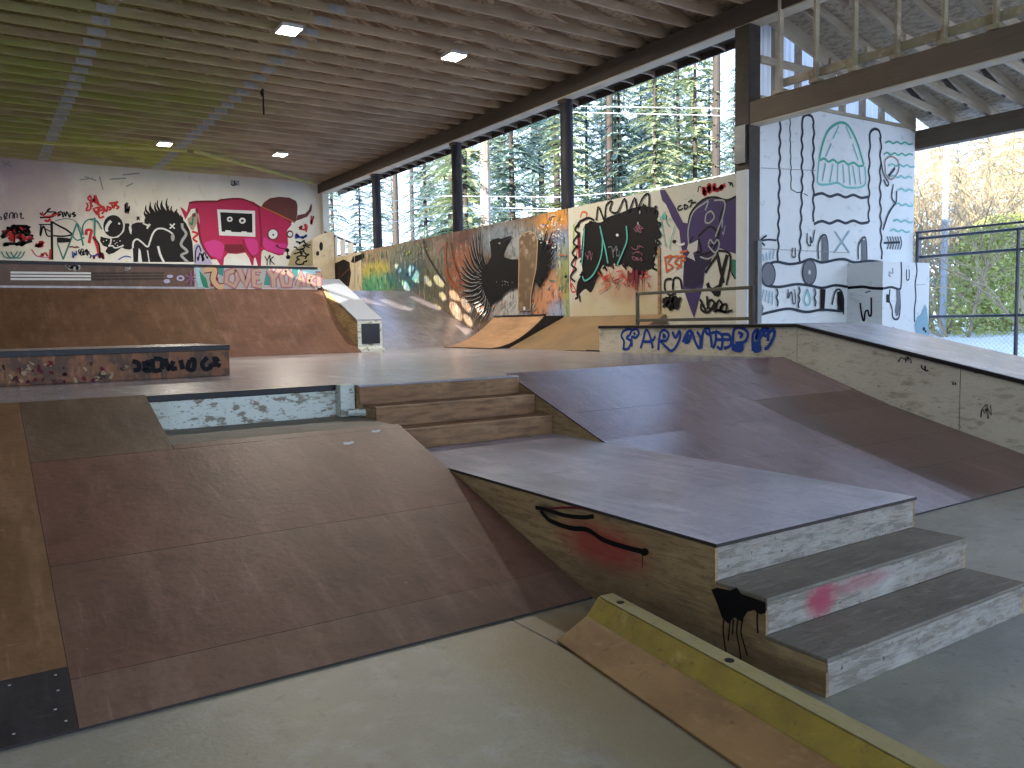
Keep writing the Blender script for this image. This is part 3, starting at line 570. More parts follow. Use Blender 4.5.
# ================================================================== yellow curb and small ramp
d = Vector((-.126, -1, 0)).normalized(); s_ = Vector((1, -.126, 0)).normalized()
def C_(u, w, z): p = Vector((2.355, 3.205, 0))+d*u+s_*w; return (p.x, p.y, z)
def oprism(prof, u0, u1):
    n = len(prof); mb = MB(); mb.add([C_(u0, w, z) for w, z in prof]+[C_(u1, w, z) for w, z in prof], [(i, (i+1) % n, n+(i+1) % n, n+i) for i in range(n)]+[tuple(range(n))[::-1], tuple(range(n, 2*n))]); return mb
cu = thing('parking_curb', 'worn yellow painted curb timber lying on the floor in the foreground', 'curb', C_(1, .3, 0))
part(oprism([(.175, .001), (.175, .090), (.250, .186), (.335, .190), (.360, .001)], -.02, 2.35), 'curb_body', M_yellow, cu, bevel=.008)
part(oprism([(.252, .1885), (.252, .1935), (.333, .1955), (.333, .1905)], -.005, 2.34), 'rubbed_top', M_yellow_top, cu)
for u in (.13, .93): part(MB().tube([C_(u, .29, .190), C_(u, .29, .197)], .020, 10), 'bolt_hole', M_coping, cu)
sr = tag(oprism([(0, .001), (.172, .092), (.172, .106), (-.004, .014)], 0, 2.35).build('curb_ramp', M_plyramp, bevel=.002), 'narrow orange plywood ramp strip leaning against the yellow curb', 'ramp')

# ================================================================== low ledge on the platform, left
ll = thing('low_grind_ledge', 'long low orange brown ledge with a black top edge on the left of the platform', 'ledge', (-1, 10, HP))
part(MB().box(XL+.1, 2.42, 9.47, 11.0, HP+.002, 1.37), 'body', M_ledge_or, ll)
part(MB().box(XL+.1, 2.43, 9.455, 9.52, 1.345, 1.403), 'coping', M_coping, ll, bevel=.004)
part(MB().box(XL+.1, 2.42, 9.521, 11.0, 1.371, 1.40), 'top_sheet', M_deck, ll)
a = Art(1, 9.47, -1, 0, 340, 4.267)
for p_ in ([(565, 90), (590, 100), (592, 125), (570, 130)], [(615, 90), (622, 130)], [(650, 80), (655, 130), (690, 125)], [(655, 80), (690, 85), (690, 125)], [(705, 80), (720, 125), (740, 90)], [(730, 125), (755, 120)], [(770, 85), (780, 125)], [(810, 85), (800, 120), (825, 125), (828, 85), (810, 85)], [(885, 75), (862, 100), (875, 125), (900, 115), (895, 100)], [(915, 70), (920, 115)], [(935, 80), (915, 95), (940, 112)], [(620, 95), (640, 100), (615, 128), (645, 130)]):
    a.line(p_, .060, BLK)
rl = random.Random(8)
for i in range(46):
    x_ = rl.uniform(5, 540); y_ = rl.uniform(80, 165)+(540-x_)*.03; a.line([(x_, y_), (x_+rl.uniform(-12, 14), y_+rl.uniform(-6, 10)), (x_+rl.uniform(-8, 18), y_+rl.uniform(4, 22))], rl.uniform(.015, .04), rl.choice([MATS['dark cut sheet edge'], DRED, TAN, BRN]))
a.build('graffiti', ll, 'blurred black spray letters')

# ================================================================== back quarter pipes, deck, banks
def qp_body(y0, y1, z0, z1, n=14):
    # concave arc from horizontal-ish foot to lip
    out = []
    for i in range(n+1):
        t = i/n; out.append((y0+(y1-y0)*t, z0+(z1-z0)*(.55*t+.45*t*t)))
    return out
def qp_prof(y0, y1, z0, z1): return qp_body(y0, y1, z0, z1)+[(y1+.02, z1), (y1+.02, z0)]
ql = thing('quarter_pipe', 'dark brown quarter pipe against the back wall at the left, above the orange ledge', 'quarter pipe', (0, 16, HP))
part(MB().prism(0, qp_prof(14.85, 16.85, HP+.002, 2.37), XL+.02, 3.90), 'ramp_surface', M_qp, ql)
part(MB().box(XL+.02, 3.90, 16.84, 16.90, 2.36, 2.40), 'coping', M_deck, ql)
qm = thing('quarter_pipe', 'reddish brown quarter pipe under the painted LOVE board, left of the white ledge box', 'quarter pipe', (5, 16, HP))
part(MB().prism(0, qp_prof(14.95, 17.0, HP+.002, 2.36), 3.92, 6.36), 'ramp_surface', M_qp2, qm)
ud = thing('upper_deck', 'high deck with a long painted front board below the back wall mural', 'deck', (1, 22, HP))
part(MB().box(XL+.01, 6.26, 17.10, YB-.01, HP+.002, 2.80), 'deck_body', M_ply_orange, ud)
part(MB().box(XL+.01, 3.75, 17.04, 17.09, 2.37, 2.80), 'front_board', M_qp, ud)
lab(part(MB().box(3.755, 6.27, 17.04, 17.09, 2.37, 2.80), 'front_board', mat('pink grey painted board', (.45, .36, .36), .7, layers=[(3, (1, 1, 1), (.10, .22, .18), .54, .62, .8), (5, (1, 1, 1), (.52, .24, .32), .5, .62, .7)]), ud), 'painted board with pink lettering')
part(MB().box(XL+.01, 6.28, 17.02, 17.10, 2.805, 2.85), 'coping', M_coping, ud)
part(MB().box(XL+.01, 6.26, 17.105, YB-.01, 2.805, 2.82), 'deck_sheet', M_deck, ud)
a = Art(1, 17.04, -1, 0, 240, 4.267)
for k in range(3): a.fill([(45, 134+k*14), (388, 138+k*13), (388, 146+k*13), (45, 143+k*14)], WHT)
for k in range(3): a.fill([(390, 138+k*13), (700, 138+k*12), (700, 144+k*12), (390, 147+k*13)], M_edge)
a.scribble(275, 105, 355, 128, 14, .05, MGRY, 2).scribble(525, 112, 560, 128, 6, .04, MGRY, 5)
a.ell(712, 176, 14, 9, LAV).ell(725, 155, 14, 7, LAV).ell(770, 163, 17, 12, LAV).ell(770, 163, 9, 6, M_qp)
a.build('painted_stripes', ud, 'white and dark stripes painted on the brown board')
a = Art(1, 17.04, -1, 180, 260, 6.827)
for k in range(12): a.line([(75, 125), (75+42*math.cos(k*.52), 125+52*math.sin(k*.52))], .02, MAGE if k % 2 else PURP)
a.fill([(108, 50), (800, 58), (960, 62), (960, 190), (108, 190)], MGRY)
a.fill([(105, 45), (128, 45), (150, 110), (175, 190), (125, 190), (110, 120)], LBL).fill([(130, 70), (180, 130), (195, 190), (160, 190), (140, 130)], GRN)
a.fill([(245, 50), (300, 50), (295, 110), (260, 95)], DTEAL).fill([(590, 60), (610, 60), (615, 175), (570, 170), (580, 120)], DTEAL).fill([(760, 60), (810, 60), (800, 110), (775, 150)], DTEAL).fill([(805, 66), (960, 68), (960, 98), (805, 95)], LBL)
a.fill([(215, 110), (260, 120), (262, 185), (205, 180)], DRED)
for p_ in ([(160, 70), (235, 65), (225, 130), (260, 180), (300, 180)],): a.line(p_, .17, DRED); a.line(p_, .12, TAN)
for pl_ in ([[(385, 65), (320, 90), (315, 150), (370, 180), (395, 130), (385, 65)]], [[(405, 65), (430, 130), (445, 180), (470, 110), (480, 65)]], [[(550, 68), (500, 75), (505, 175), (560, 180)], [(505, 120), (545, 120)]],
            [[(600, 65), (635, 120), (640, 185)], [(675, 65), (640, 120)]], [[(720, 68), (690, 110), (705, 175), (750, 175), (760, 110), (720, 68)]], [[(800, 180), (825, 75), (850, 180)], [(805, 140), (848, 140)]],
            [[(875, 180), (880, 100), (915, 110), (885, 140), (925, 180)]], [[(925, 100), (960, 100)], [(945, 100), (948, 180)]]):
    for p_ in pl_: a.line(p_, .17, MAGE, smooth=False)
    for p_ in pl_: a.line(p_, .095, PEACH, smooth=False)
a.build('graffiti', ud, 'pink block lettering reading LOVE YO ART')

hb = thing('hubba_box', 'sloping pale ledge box with a black painted end beside the back quarter pipe', 'ledge', (6.65, 16, HP))
def hz(y): return 1.70+.41*(y-15.2)
part(MB().prism(0, [(15.22, HP+.03), (15.22, hz(15.2)-.02), (17.4, hz(17.4)-.02), (17.4, HP+.03)], 6.385, 6.905), 'body', M_ply_side, hb)
part(MB().prism(0, [(15.19, hz(15.19)-.02), (17.42, hz(17.42)-.02), (17.42, hz(17.42)+.01), (15.19, hz(15.19)+.01)], 6.37, 6.92), 'top_sheet', mat('blue grey sheet', (.25, .27, .31), .5), hb)
part(MB().box(6.385, 6.905, 15.19, 15.215, HP+.004, hz(15.2)-.022), 'end_panel', M_pale_wall, hb)
part(MB().box(6.46, 6.85, 15.18, 15.189, 1.22, 1.62), 'painted_square', M_black_hole, hb)
part(MB().box(6.37, 6.93, 15.14, 15.20, HP+.001, HP+.07), 'foot_board', M_pale_wall, hb)
def fz(y): return HP+.002+.34*(y-16.8)
bb = thing('rear_bank_ramp', 'smooth grey blue bank ramp in the far corner under the mural wall with sunlight streaks', 'ramp', (8.7, 19, HP))
part(MB().prism(0, [(16.8, HP+.002), (21.12, fz(21.12)), (YB-.01, fz(21.12)), (YB-.01, HP+.002)], 6.93, XW-.005), 'bank_body', M_bankfar, bb)
part(MB().box(6.27, 6.92, 17.45, YB-.01, HP+.002, 2.52), 'filler_deck', M_bankfar, bb)

# small quarter pipe in front of the bird mural
sq = thing('small_quarter_pipe', 'small tan quarter pipe with a dark side standing against the bird mural', 'quarter pipe', (9.5, 15, HP))
prof = []
for i in range(15):
    t = i/14; prof.append((8.72+(10.08-8.72)*t, HP+.012+(.64)*(t**1.9)))
mbq = MB(); mbq.prism(1, prof+[(XW-.006, HP+.652), (XW-.006, HP+.004), (8.72, HP+.004)], 14.02, 15.95)
part(mbq, 'side_frame', M_black, sq)
mbq = MB(); n_ = len(prof)
mbq.prism(1, [(x, z+.004) for x, z in prof]+[(x, z+.012) for x, z in reversed(prof)], 14.0, 15.97)
part(mbq, 'riding_surface', M_qp_tan, sq)
part(MB().box(10.05, 10.12, 14.0, 15.97, HP+.655, HP+.69), 'coping', M_coping, sq)
part(MB().box(9.72, 10.05, 14.01, 15.96, HP+.50, HP+.505), 'patch_plate', M_qp, sq) if False else None
# side bank along the mural wall
sbk = thing('side_bank_ramp', 'brown bank ramp along the foot of the cream mural panel', 'ramp', (10, 12.4, HP))
part(MB().prism(1, [(9.15, HP+.002), (XW-.006, 1.69), (XW-.006, HP+.002)], 10.93, 13.98), 'bank_body', mat('brown side bank sheet', (.215, .135, .065), .5, layers=[(2, (1, 1, 1), (.13, .085, .045), .42, .7, .7)]), sbk)
part(MB().box(9.02, 9.14, 10.93, 11.3, HP+.002, HP+.02), 'foot_plate', M_coping, sbk)

# bump-out box on the white wall
bo = thing('white_bump_out', 'white painted box built out from the white wall above the sloped deck', 'box', (13.6, 8.6, 0))
part(MB().box(13.40, 14.88, 8.45, YN-.003, .003, 2.54), 'box_body', M_white, bo, bevel=.006)

# slatted guard at far corner of mural wall
sg = thing('slatted_guard', 'slanted guard of white pickets on the far end of the mural wall', 'guard', (XW, 26.8, 3.95))
for i, y in enumerate((27.75, 27.05, 26.35, 25.68)):
    zt = 4.80-(27.75-y)*.24
    part(MB().box(XW+.02, XW+.05, y-.21, y+.21, 3.95, zt), 'picket', WHT, sg)
part(MB().bar((XW+.08, 28.1, 4.90), (XW+.08, 25.35, 4.22), .05, .07), 'top_rail', M_rail, sg)
part(MB().bar((XW+.08, 28.1, 3.98), (XW+.08, 25.3, 3.98), .05, .05), 'bottom_rail', M_rail, sg)
tp = thing('tan_side_panel', 'tan board with black patches closing the gap beside the far corner post', 'panel', (10.2, 27, 2.5))
part(MB().prism(1, [(9.80, 2.5), (10.56, 2.5), (10.56, 4.82), (10.20, 4.72), (9.80, 4.52)], 26.95, 27.0), 'board', MATS['tan wall panel'], tp)
a = Art(1, 26.95, -1, 300, 220, 8.533)
a.ell(180, 225, 16, 38, BLK).ell(150, 285, 14, 20, BLK); a.build('paint_blot', tp)

# ================================================================== wall art: back wall
BC = (90, 180, 8.533); DC = (180, 180, 6.68); AC = (0, 180, 8.533)
a = Art(1, YB, -1, *DC)
a.fill([(0, 180), (20, 190), (45, 215), (60, 150), (110, 142), (240, 140), (270, 127), (340, 120), (420, 125), (490, 145), (535, 175), (545, 185), (600, 200), (680, 235), (740, 280), (745, 300), (720, 330), (712, 350), (720, 390), (722, 430), (715, 455), (700, 465), (690, 500), (660, 505), (590, 480), (560, 465), (545, 480), (540, 575), (520, 575), (505, 520), (495, 520), (490, 570), (478, 570), (460, 520), (435, 485), (380, 495), (320, 490), (295, 520), (290, 570), (270, 570), (245, 530), (215, 530), (185, 500), (165, 480), (140, 440), (130, 400), (125, 330), (130, 280), (125, 230), (105, 190), (75, 195), (50, 240), (35, 265), (15, 215)], CRIM)
a.fill([(160, 420), (230, 400), (290, 430), (290, 480), (270, 530), (230, 510), (190, 500)], PINK, True).fill([(560, 380), (640, 420), (715, 430), (690, 490), (600, 475), (555, 440)], PINK, True).fill([(430, 390), (510, 400), (520, 480), (480, 500), (450, 450)], PINK, True)
a.fill([(300, 430), (420, 430), (440, 480), (330, 490), (295, 470)], DRED).line([(240, 145), (300, 130), (420, 128), (530, 180), (620, 205), (745, 285)], .07, DRED).line([(525, 180), (540, 330), (540, 450)], .06, DRED).line([(110, 190), (125, 330), (150, 440), (215, 530)], .09, DRED).line([(420, 400), (440, 460), (490, 520)], .05, DRED)
a.line([(60, 155), (110, 145), (240, 143)], .08, DRED)
a.fill([(775, 275), (760, 285), (700, 260), (540, 182), (560, 150), (600, 122), (660, 112), (730, 118), (775, 140), (785, 170), (783, 230)], BRN).line([(540, 178), (640, 222), (768, 285)], .05, ORG)
a.fill([(775, 272), (785, 235), (835, 225), (860, 200), (875, 155), (882, 175), (878, 205), (850, 245), (800, 265)], BRN)
a.fill([(248, 196), (500, 206), (503, 380), (262, 370)], WHT).fill([(268, 215), (482, 226), (484, 352), (278, 345)], BLK).ell(332, 262, 19, 17, WHT).ell(416, 272, 22, 20, WHT).ell(332, 262, 9, 8, BLK).ell(416, 272, 10, 9, BLK).fill([(300, 350), (305, 335), (340, 338), (345, 356)], WHT).fill([(405, 358), (412, 343), (445, 345), (450, 360)], WHT)
a.ell(620, 362, 38, 40, BRN).ell(621, 362, 30, 31, WHT).ell(622, 366, 6, 7, BLK).ell(733, 362, 24, 26, BRN).ell(735, 362, 15, 15, WHT)
a.line([(640, 440), (670, 455), (715, 462)], .05, DRED).ell(648, 440, 10, 8, DRED).ell(716, 470, 14, 14, BLK).ell(722, 515, 16, 14, BLK).line([(716, 480), (722, 510)], .05, BLK)
a.build('painted_bull', wb_, 'crimson bull figure with a cassette on its side and a brown cap')
a = Art(1, YB, -1, *BC)
a.fill([(115, 490), (170, 500), (240, 490), (290, 440), (300, 370), (330, 370), (350, 400), (360, 375), (400, 362), (450, 362), (485, 385), (490, 420), (520, 380), (500, 370), (560, 340), (640, 330), (720, 320), (780, 325), (820, 370), (850, 430), (875, 540), (885, 700), (370, 700), (365, 580), (340, 595), (300, 590), (270, 575), (240, 600), (200, 625), (160, 635), (130, 610), (150, 575), (110, 560), (85, 520), (90, 480)], BLK)
a.ell(198, 395, 92, 100, WHT).ell(198, 393, 86, 94, BLK)
rr = random.Random(3)
for x, y, dx, dy in ((480, 360, -10, -100), (500, 350, -22, -135), (520, 345, -5, -140), (545, 345, -30, -160), (565, 340, -5, -150), (590, 338, -12, -170), (610, 335, 5, -160), (635, 332, -20, -160), (655, 330, 5, -175), (675, 328, -15, -120), (695, 330, 5, -110), (715, 330, 25, -75), (740, 335, 5, -90), (770, 340, 10, -40), (480, 340, -10, -75), (650, 330, 25, -110)):
    a.line([(x, y+15), (x+dx*.2+10, y+dy*.35), (x+dx*.7-8, y+dy*.7), (x+dx, y+dy)], .17, BLK, taper=True)
a.line([(145, 440), (140, 410), (160, 370), (180, 350)], .10, WHT).ell(248, 372, 9, 9, WHT).line([(345, 400), (350, 430), (345, 450)], .05, WHT)
a.line([(180, 500), (175, 540), (160, 565), (190, 560), (215, 580), (270, 565), (285, 555)], .05, WHT).line([(350, 380), (335, 410), (350, 460)], .04, WHT).line([(450, 370), (490, 390), (485, 415)], .05, WHT)
a.line([(365, 580), (370, 530), (400, 505), (440, 530), (490, 570), (510, 530), (535, 460), (570, 420), (620, 415), (670, 435), (705, 460)], .06, WHT).ell(706, 490, 16, 34, MGRY).line([(680, 375), (722, 415)], .05, WHT, False).line([(722, 372), (680, 415)], .05, WHT, False)
a.line([(785, 370), (790, 410), (820, 460), (785, 520), (780, 560), (830, 610), (780, 640), (800, 670), (835, 700)], .10, MGRY)
a.fill([(415, 580), (430, 600), (445, 700), (410, 700)], WHT).line([(490, 600), (505, 700)], .04, WHT).line([(580, 565), (600, 640), (630, 700)], .08, WHT)
for x, y in ((115, 525), (140, 515), (215, 545), (228, 535), (205, 520), (235, 560), (255, 520)): a.ell(x, y, 5, 5, WHT)
a.build('painted_creature', wb_, 'black crouching creature figure with a flame-like mane')
a = Art(1, YB, -1, *AC)
for k, (pp, w, m_) in enumerate((
    ([(45, 345), (35, 300), (60, 280), (55, 310), (40, 320), (65, 330)], .04, BLK), ([(80, 330), (85, 290), (110, 280), (110, 330)], .04, BLK), ([(125, 330), (125, 285), (145, 290), (145, 325)], .04, BLK), ([(165, 290), (190, 295)], .04, BLK), ([(180, 275), (180, 325), (205, 325)], .04, BLK), ([(0, 310), (12, 325), (5, 340)], .04, BLK),
    ([(340, 280), (370, 300), (430, 240), (400, 270), (480, 275), (440, 300), (520, 290), (490, 310)], .05, BLK), ([(340, 320), (440, 315), (520, 270), (540, 320)], .06, BLK), ([(545, 270), (560, 310), (570, 270), (595, 320), (600, 285)], .05, BLK), ([(640, 275), (615, 290), (645, 300), (625, 315)], .06, BLK),
    ([(360, 270), (380, 310), (460, 300), (500, 285)], .05, RED), ([(380, 345), (410, 350), (430, 330)], .09, RED),
    ([(440, 350), (443, 500), (445, 680)], .08, BLK), ([(440, 355), (500, 390), (560, 420), (600, 450), (630, 465)], .07, BLK), ([(630, 465), (540, 480), (455, 475)], .06, BLK), ([(490, 540), (540, 680)], .05, DTEAL), ([(540, 675), (600, 520), (655, 370)], .06, DTEAL), ([(655, 370), (690, 470), (710, 560)], .06, DTEAL), ([(470, 350), (560, 330), (640, 350), (690, 420), (700, 500)], .03, DTEAL),
    ([(710, 470), (705, 400), (740, 345), (800, 335), (850, 380)], .05, DTEAL), ([(810, 325), (808, 430), (806, 480)], .06, DTEAL), ([(620, 480), (660, 515), (720, 490)], .05, DTEAL),
    ([(350, 380), (345, 480), (370, 390), (400, 470), (430, 480)], .05, BLK), ([(330, 380), (430, 380)], .04, BLK), ([(360, 400), (430, 440)], .04, BLK),
    ([(735, 195), (750, 220), (735, 260), (770, 250), (775, 190), (750, 160), (770, 130)], .06, RED), ([(770, 130), (790, 190), (810, 140), (800, 180), (830, 200)], .07, RED), ([(815, 130), (850, 220)], .06, RED), ([(810, 240), (850, 235), (830, 290), (805, 260), (850, 300)], .06, RED), ([(735, 470), (740, 430), (780, 430), (770, 480), (760, 540)], .10, RED), ([(800, 480), (830, 560), (852, 660)], .12, RED), ([(790, 490), (840, 540), (852, 620)], .06, BLK))):
    a.line(pp, w, m_)
a.fill([(485, 490), (550, 492), (605, 500), (600, 530), (540, 535), (487, 535)], BLK)
for k in range(5): a.scribble(0, 380+k*33, 290, 425+k*33, 12, .10, BLK if k % 2 == 0 else DRED, 20+k)
a.scribble(0, 400, 270, 540, 12, .06, RED, 33).scribble(60, 400, 290, 470, 14, .07, BLK, 34).scribble(280, 510, 385, 570, 6, .14, RED, 35).scribble(330, 590, 420, 650, 8, .05, RED, 36)
for k in range(3): a.line([(10+k*40, 610), (45+k*40, 660), (110+k*35, 662), (150+k*30, 610)], .04, DTEAL)
a.scribble(615, 590, 660, 670, 7, .04, BLUE, 41).scribble(650, 590, 790, 670, 16, .04, DPURP, 42).scribble(590, 560, 700, 580, 5, .05, DRED, 43).line([(270, 590), (320, 650), (430, 660)], .03, PINK)
a.line([(430, 590), (425, 680)], .06, RED)
a.crop(*BC)
for pp in ([(40, 130), (60, 200), (100, 220)], [(60, 300), (90, 230), (120, 260), (100, 290)], [(110, 220), (140, 270), (150, 220)], [(150, 230), (180, 240), (160, 260)], [(185, 205), (200, 240), (215, 190)], [(235, 180), (220, 215), (245, 230), (225, 250)], [(70, 240), (80, 320), (120, 310)], [(30, 240), (50, 270), (120, 250)], [(0, 190), (20, 230)], [(160, 200), (240, 190)]): a.line(pp, .07, RED)
a.line([(40, 320), (38, 480)], .06, DTEAL).line([(0, 340), (60, 350), (100, 420)], .05, DTEAL)
a.scribble(285, 190, 350, 290, 9, .06, M_coping, 50).line([(400, 315), (425, 340)], .05, BLK).line([(420, 312), (400, 342)], .05, BLK).scribble(20, 590, 130, 690, 10, .06, DRED, 51)
a.line([(0, 650), (80, 640)], .04, BLUE).line([(240, 680), (300, 650), (350, 660)], .04, BLUE)
a.fill([(830, 330), (850, 320), (900, 270), (920, 290), (915, 360), (880, 430), (860, 420), (840, 380)], PEACH).line([(850, 360), (870, 380), (880, 300), (900, 290)], .07, GRN).ell(885, 300, 16, 16, BRN).line([(870, 440), (920, 460), (880, 500), (915, 530)], .08, RED)
a.crop(*DC)
a.fill([(90, 440), (110, 425), (140, 430), (160, 480), (200, 530), (215, 560), (95, 560)], LAV)
a.line([(100, 550), (105, 470), (125, 440), (140, 480)], .05, BLK).scribble(105, 450, 200, 560, 10, .05, BLK, 60)
a.scribble(780, 290, 860, 350, 10, .07, RED, 61).scribble(860, 230, 895, 300, 6, .06, RED, 62).scribble(750, 350, 860, 400, 8, .07, BLUE, 63)
a.fill([(745, 480), (800, 440), (880, 400), (885, 570), (720, 572)], mat('ochre tag ground', (.36, .30, .16), .8))
for k in range(5): a.scribble(755, 400+k*32, 880, 440+k*32, 9, .06, BLK, 65+k)
a.line([(565, 510), (580, 540), (580, 570)], .04, BLK).line([(580, 540), (600, 500)], .04, BLK).line([(600, 500), (600, 565)], .04, BLK).line([(625, 510), (605, 535), (630, 565)], .04, BLK)
a.fill([(335, 0), (395, 5), (395, 38), (338, 36)], MGRY).scribble(340, 5, 390, 35, 6, .05, M_coping, 71)
a.build('graffiti', wb_, 'mixed black, red and teal spray tags')
a = Art(1, YB, -1, 0, 160, 3.012)
for pp in ([(240, 60), (280, 55)], [(255, 50), (290, 62)], [(370, 45), (420, 40)], [(380, 80), (400, 70)], [(300, 50), (310, 90)], [(5, 5), (35, 20)], [(10, 18), (30, 5)], [(330, 58), (380, 55)]): a.line(pp, .05, MGRY)
a.build('faint_tags', wb_)

# ------------------------------------------------------------------ mural wall: black bird
a = Art(0, XW, -1, 440, 200, 4.8)
rr = random.Random(11)
PALE = paint('pale feather streak', (.52, .50, .47))
for k in range(26):
    an = math.radians(100+k*9); cx, cy = 230, 400
    tx = cx+rr.uniform(120, 175)*math.cos(an); ty = cy+rr.uniform(120, 180)*math.sin(an)
    if ty > 560: continue
    a.line([(cx+(tx-cx)*.5, cy+(ty-cy)*.5), (tx, ty)], .05, rr.choice([PALE, BRN, ORG, MGRY]), taper=True)
for k in range(30):
    x = rr.uniform(160, 470); a.line([(x, rr.uniform(470, 520)), (x-rr.uniform(10, 45), rr.uniform(535, 565 if x > 260 else 600))], .035, rr.choice([PALE, PALE, WHT, ORG, PEACH]), taper=True)
for k in range(24):
    x = rr.uniform(495, 580); y = rr.uniform(60, 470); a.line([(x, y), (x+rr.uniform(5, 40), y-rr.uniform(-10, 45))], .04, rr.choice([PALE, ORG, BLUE, GRN, MGRY]), taper=True)
tips = [(200, 150), (178, 158), (160, 175), (148, 200), (140, 228), (118, 255), (114, 285), (106, 315), (102, 345), (100, 375), (104, 405), (112, 440), (108, 470), (128, 490), (150, 505), (170, 520), (188, 540), (160, 590), (192, 585), (214, 575)]
for i, (x, y) in enumerate(tips):
    bx, by = 240+(i-10)*1.0, 340+i*5.5
    mx, my = (x+bx)/2-(18 if i < 12 else -8), (y+by)/2+(22 if i > 3 else 10)
    a.line([(bx, by), (mx, my), (x, y)], .17, BLK, taper=True); a.line([(bx-18, by-4), (mx+2, my-7), (x+4, y-3)], .018, PALE)
for i, (x, y) in enumerate(((205, 240), (190, 255), (175, 280), (165, 310), (160, 340), (158, 370), (165, 400), (178, 430), (200, 460))):
    a.line([(245, 340+i*8), ((x+245)/2-6, (y+340+i*8)/2+12), (x, y)], .11, BLK, taper=True); a.line([(240, 338+i*8), ((x+245)/2-4, (y+340+i*8)/2+8), (x+10, y)], .012, GRY)
a.fill([(245, 200), (262, 188), (285, 183), (300, 186), (325, 178), (352, 170), (345, 185), (325, 215), (318, 235), (310, 255), (315, 275), (345, 285), (385, 285), (384, 420), (350, 425), (320, 445), (290, 480), (255, 500), (240, 490), (225, 460), (215, 430), (205, 390), (205, 350), (215, 320), (235, 305), (252, 270), (250, 240)], BLK)
a.ell(292, 208, 5, 4, MGRY).line([(310, 200), (348, 176)], .02, SLATE)
for i, (x, y) in enumerate(((522, 128), (548, 150), (556, 185), (560, 215), (556, 245), (552, 275), (548, 300), (535, 330), (522, 355), (505, 385), (488, 410))):
    bx, by = 468, 250+i*12; a.line([(bx, by), ((x+bx)/2+8, (y+by)/2+22), (x, y)], .17, BLK, taper=True)
a.fill([(462, 200), (495, 180), (505, 240), (495, 320), (470, 400), (458, 390)], BLK)
a.fill([(384, 188), (402, 160), (435, 148), (465, 160), (478, 195), (474, 270), (470, 330), (455, 400), (445, 460), (442, 530), (380, 532), (382, 420), (384, 300)], TAN)
TANB = mat('brown totem paint', (.13, .08, .042), .6, layers=[(6, (1, 1, 1), (.28, .20, .12), .52, .68, .8, 6)])
a.fill([(387, 190), (404, 165), (435, 153), (462, 165), (474, 197), (470, 270), (466, 330), (451, 400), (440, 470), (438, 528), (384, 528), (385, 420), (388, 300)], TANB)
for x, y, rx, ry in ((400, 205, 8, 10), (457, 185, 8, 14), (423, 248, 9, 14), (412, 170, 6, 5), (440, 160, 7, 5), (412, 520, 6, 10)): a.ell(x, y, rx, ry, PEACH if y < 500 else WHT)
for k in range(34): a.ell(rr.uniform(540, 600), rr.uniform(90, 240), rr.uniform(2, 4.5), rr.uniform(2, 5), WHT, n=7)
for k in range(14): a.ell(rr.uniform(480, 530), rr.uniform(110, 210), rr.uniform(2, 6), rr.uniform(2, 6), WHT, n=7)
for k in range(12): a.ell(rr.uniform(270, 370), rr.uniform(380, 410), 2, 2, MGRY, n=6)
a.fill([(612, 360), (622, 362), (620, 374), (606, 372)], BLK)
a.build('painted_bird', wm, 'black bird with spread wings beside a brown totem')
a = Art(0, XW, -1, 300, 160, 5.483)
a.fill([(165, 600), (185, 570), (240, 545), (270, 560), (280, 620), (270, 690), (190, 700), (175, 650)], BLK).fill([(290, 530), (350, 510), (355, 535), (300, 565), (280, 560)], BLK)
for k in range(16): a.line([(rr.uniform(170, 280), rr.uniform(560, 600)), (rr.uniform(180, 270), rr.uniform(680, 705))], .04, rr.choice([BLK, BRN, BLK]))
a.line([(300, 500), (300, 700)], .06, MGRY).fill([(740, 450), (790, 430), (805, 460), (780, 480), (760, 520), (742, 500)], PEACH)
for k in range(40):
    x = rr.uniform(310, 700); y = rr.uniform(500, 700); a.line([(x, y), (x+rr.uniform(-8, 8), y+rr.uniform(20, 60))], .05, rr.choice([GRN, DTEAL, BLUE, LIME, DTEAL, BLK]), taper=True)
for k in range(18): a.ell(rr.uniform(560, 700), rr.uniform(460, 560), 5, 6, rr.choice([MGRY, PEACH, LIME]), n=7)
a.line([(805, 450), (800, 540), (815, 640), (860, 700)], .07, ORG).line([(830, 450), (850, 560), (880, 640)], .05, BRN).line([(680, 440), (700, 520), (760, 620), (800, 680)], .05, DPURP)
a.build('painted_streaks', wm)
# black cloud panel
a = Art(0, XW, -1, 565, 185, 5.486)
a.line([(40, 570), (35, 540), (60, 580), (35, 580), (32, 500), (60, 420), (75, 260)], .035, RED).line([(85, 180), (95, 150), (120, 155), (110, 190), (80, 195)], .05, ORG).line([(50, 215), (45, 370)], .06, LIME)
a.line([(75, 260), (82, 400)], .12, DRED)
pts = [(110, 215), (150, 200), (195, 205), (240, 175), (300, 155), (360, 130), (400, 120), (430, 115), (460, 120), (490, 125), (515, 150), (505, 200), (515, 260), (495, 300), (510, 350), (480, 400), (490, 450), (455, 470), (430, 500), (400, 480), (370, 460), (330, 430), (300, 440), (270, 430), (240, 450), (210, 440), (190, 480), (160, 560), (140, 590), (110, 570), (70, 610), (62, 590), (70, 530), (95, 480), (90, 400), (95, 300)]
a.fill(pts, BLK, True)
for k in range(60):
    i = rr.randrange(len(pts)); x, y = pts[i]; a.line([(x+rr.uniform(-15, 15), y+rr.uniform(-12, 12)), (x+rr.uniform(-22, 22), y+rr.uniform(5, 40))], .05, BLK)
loop = []
for (x, y) in ((80, 240), (70, 310), (65, 370), (60, 430), (55, 500)):
    loop += [(x, y-30), (x-22, y+5), (x+5, y+30)]
a.line([(165, 195), (130, 180), (80, 205), (75, 230)] + loop, .05, BLK)
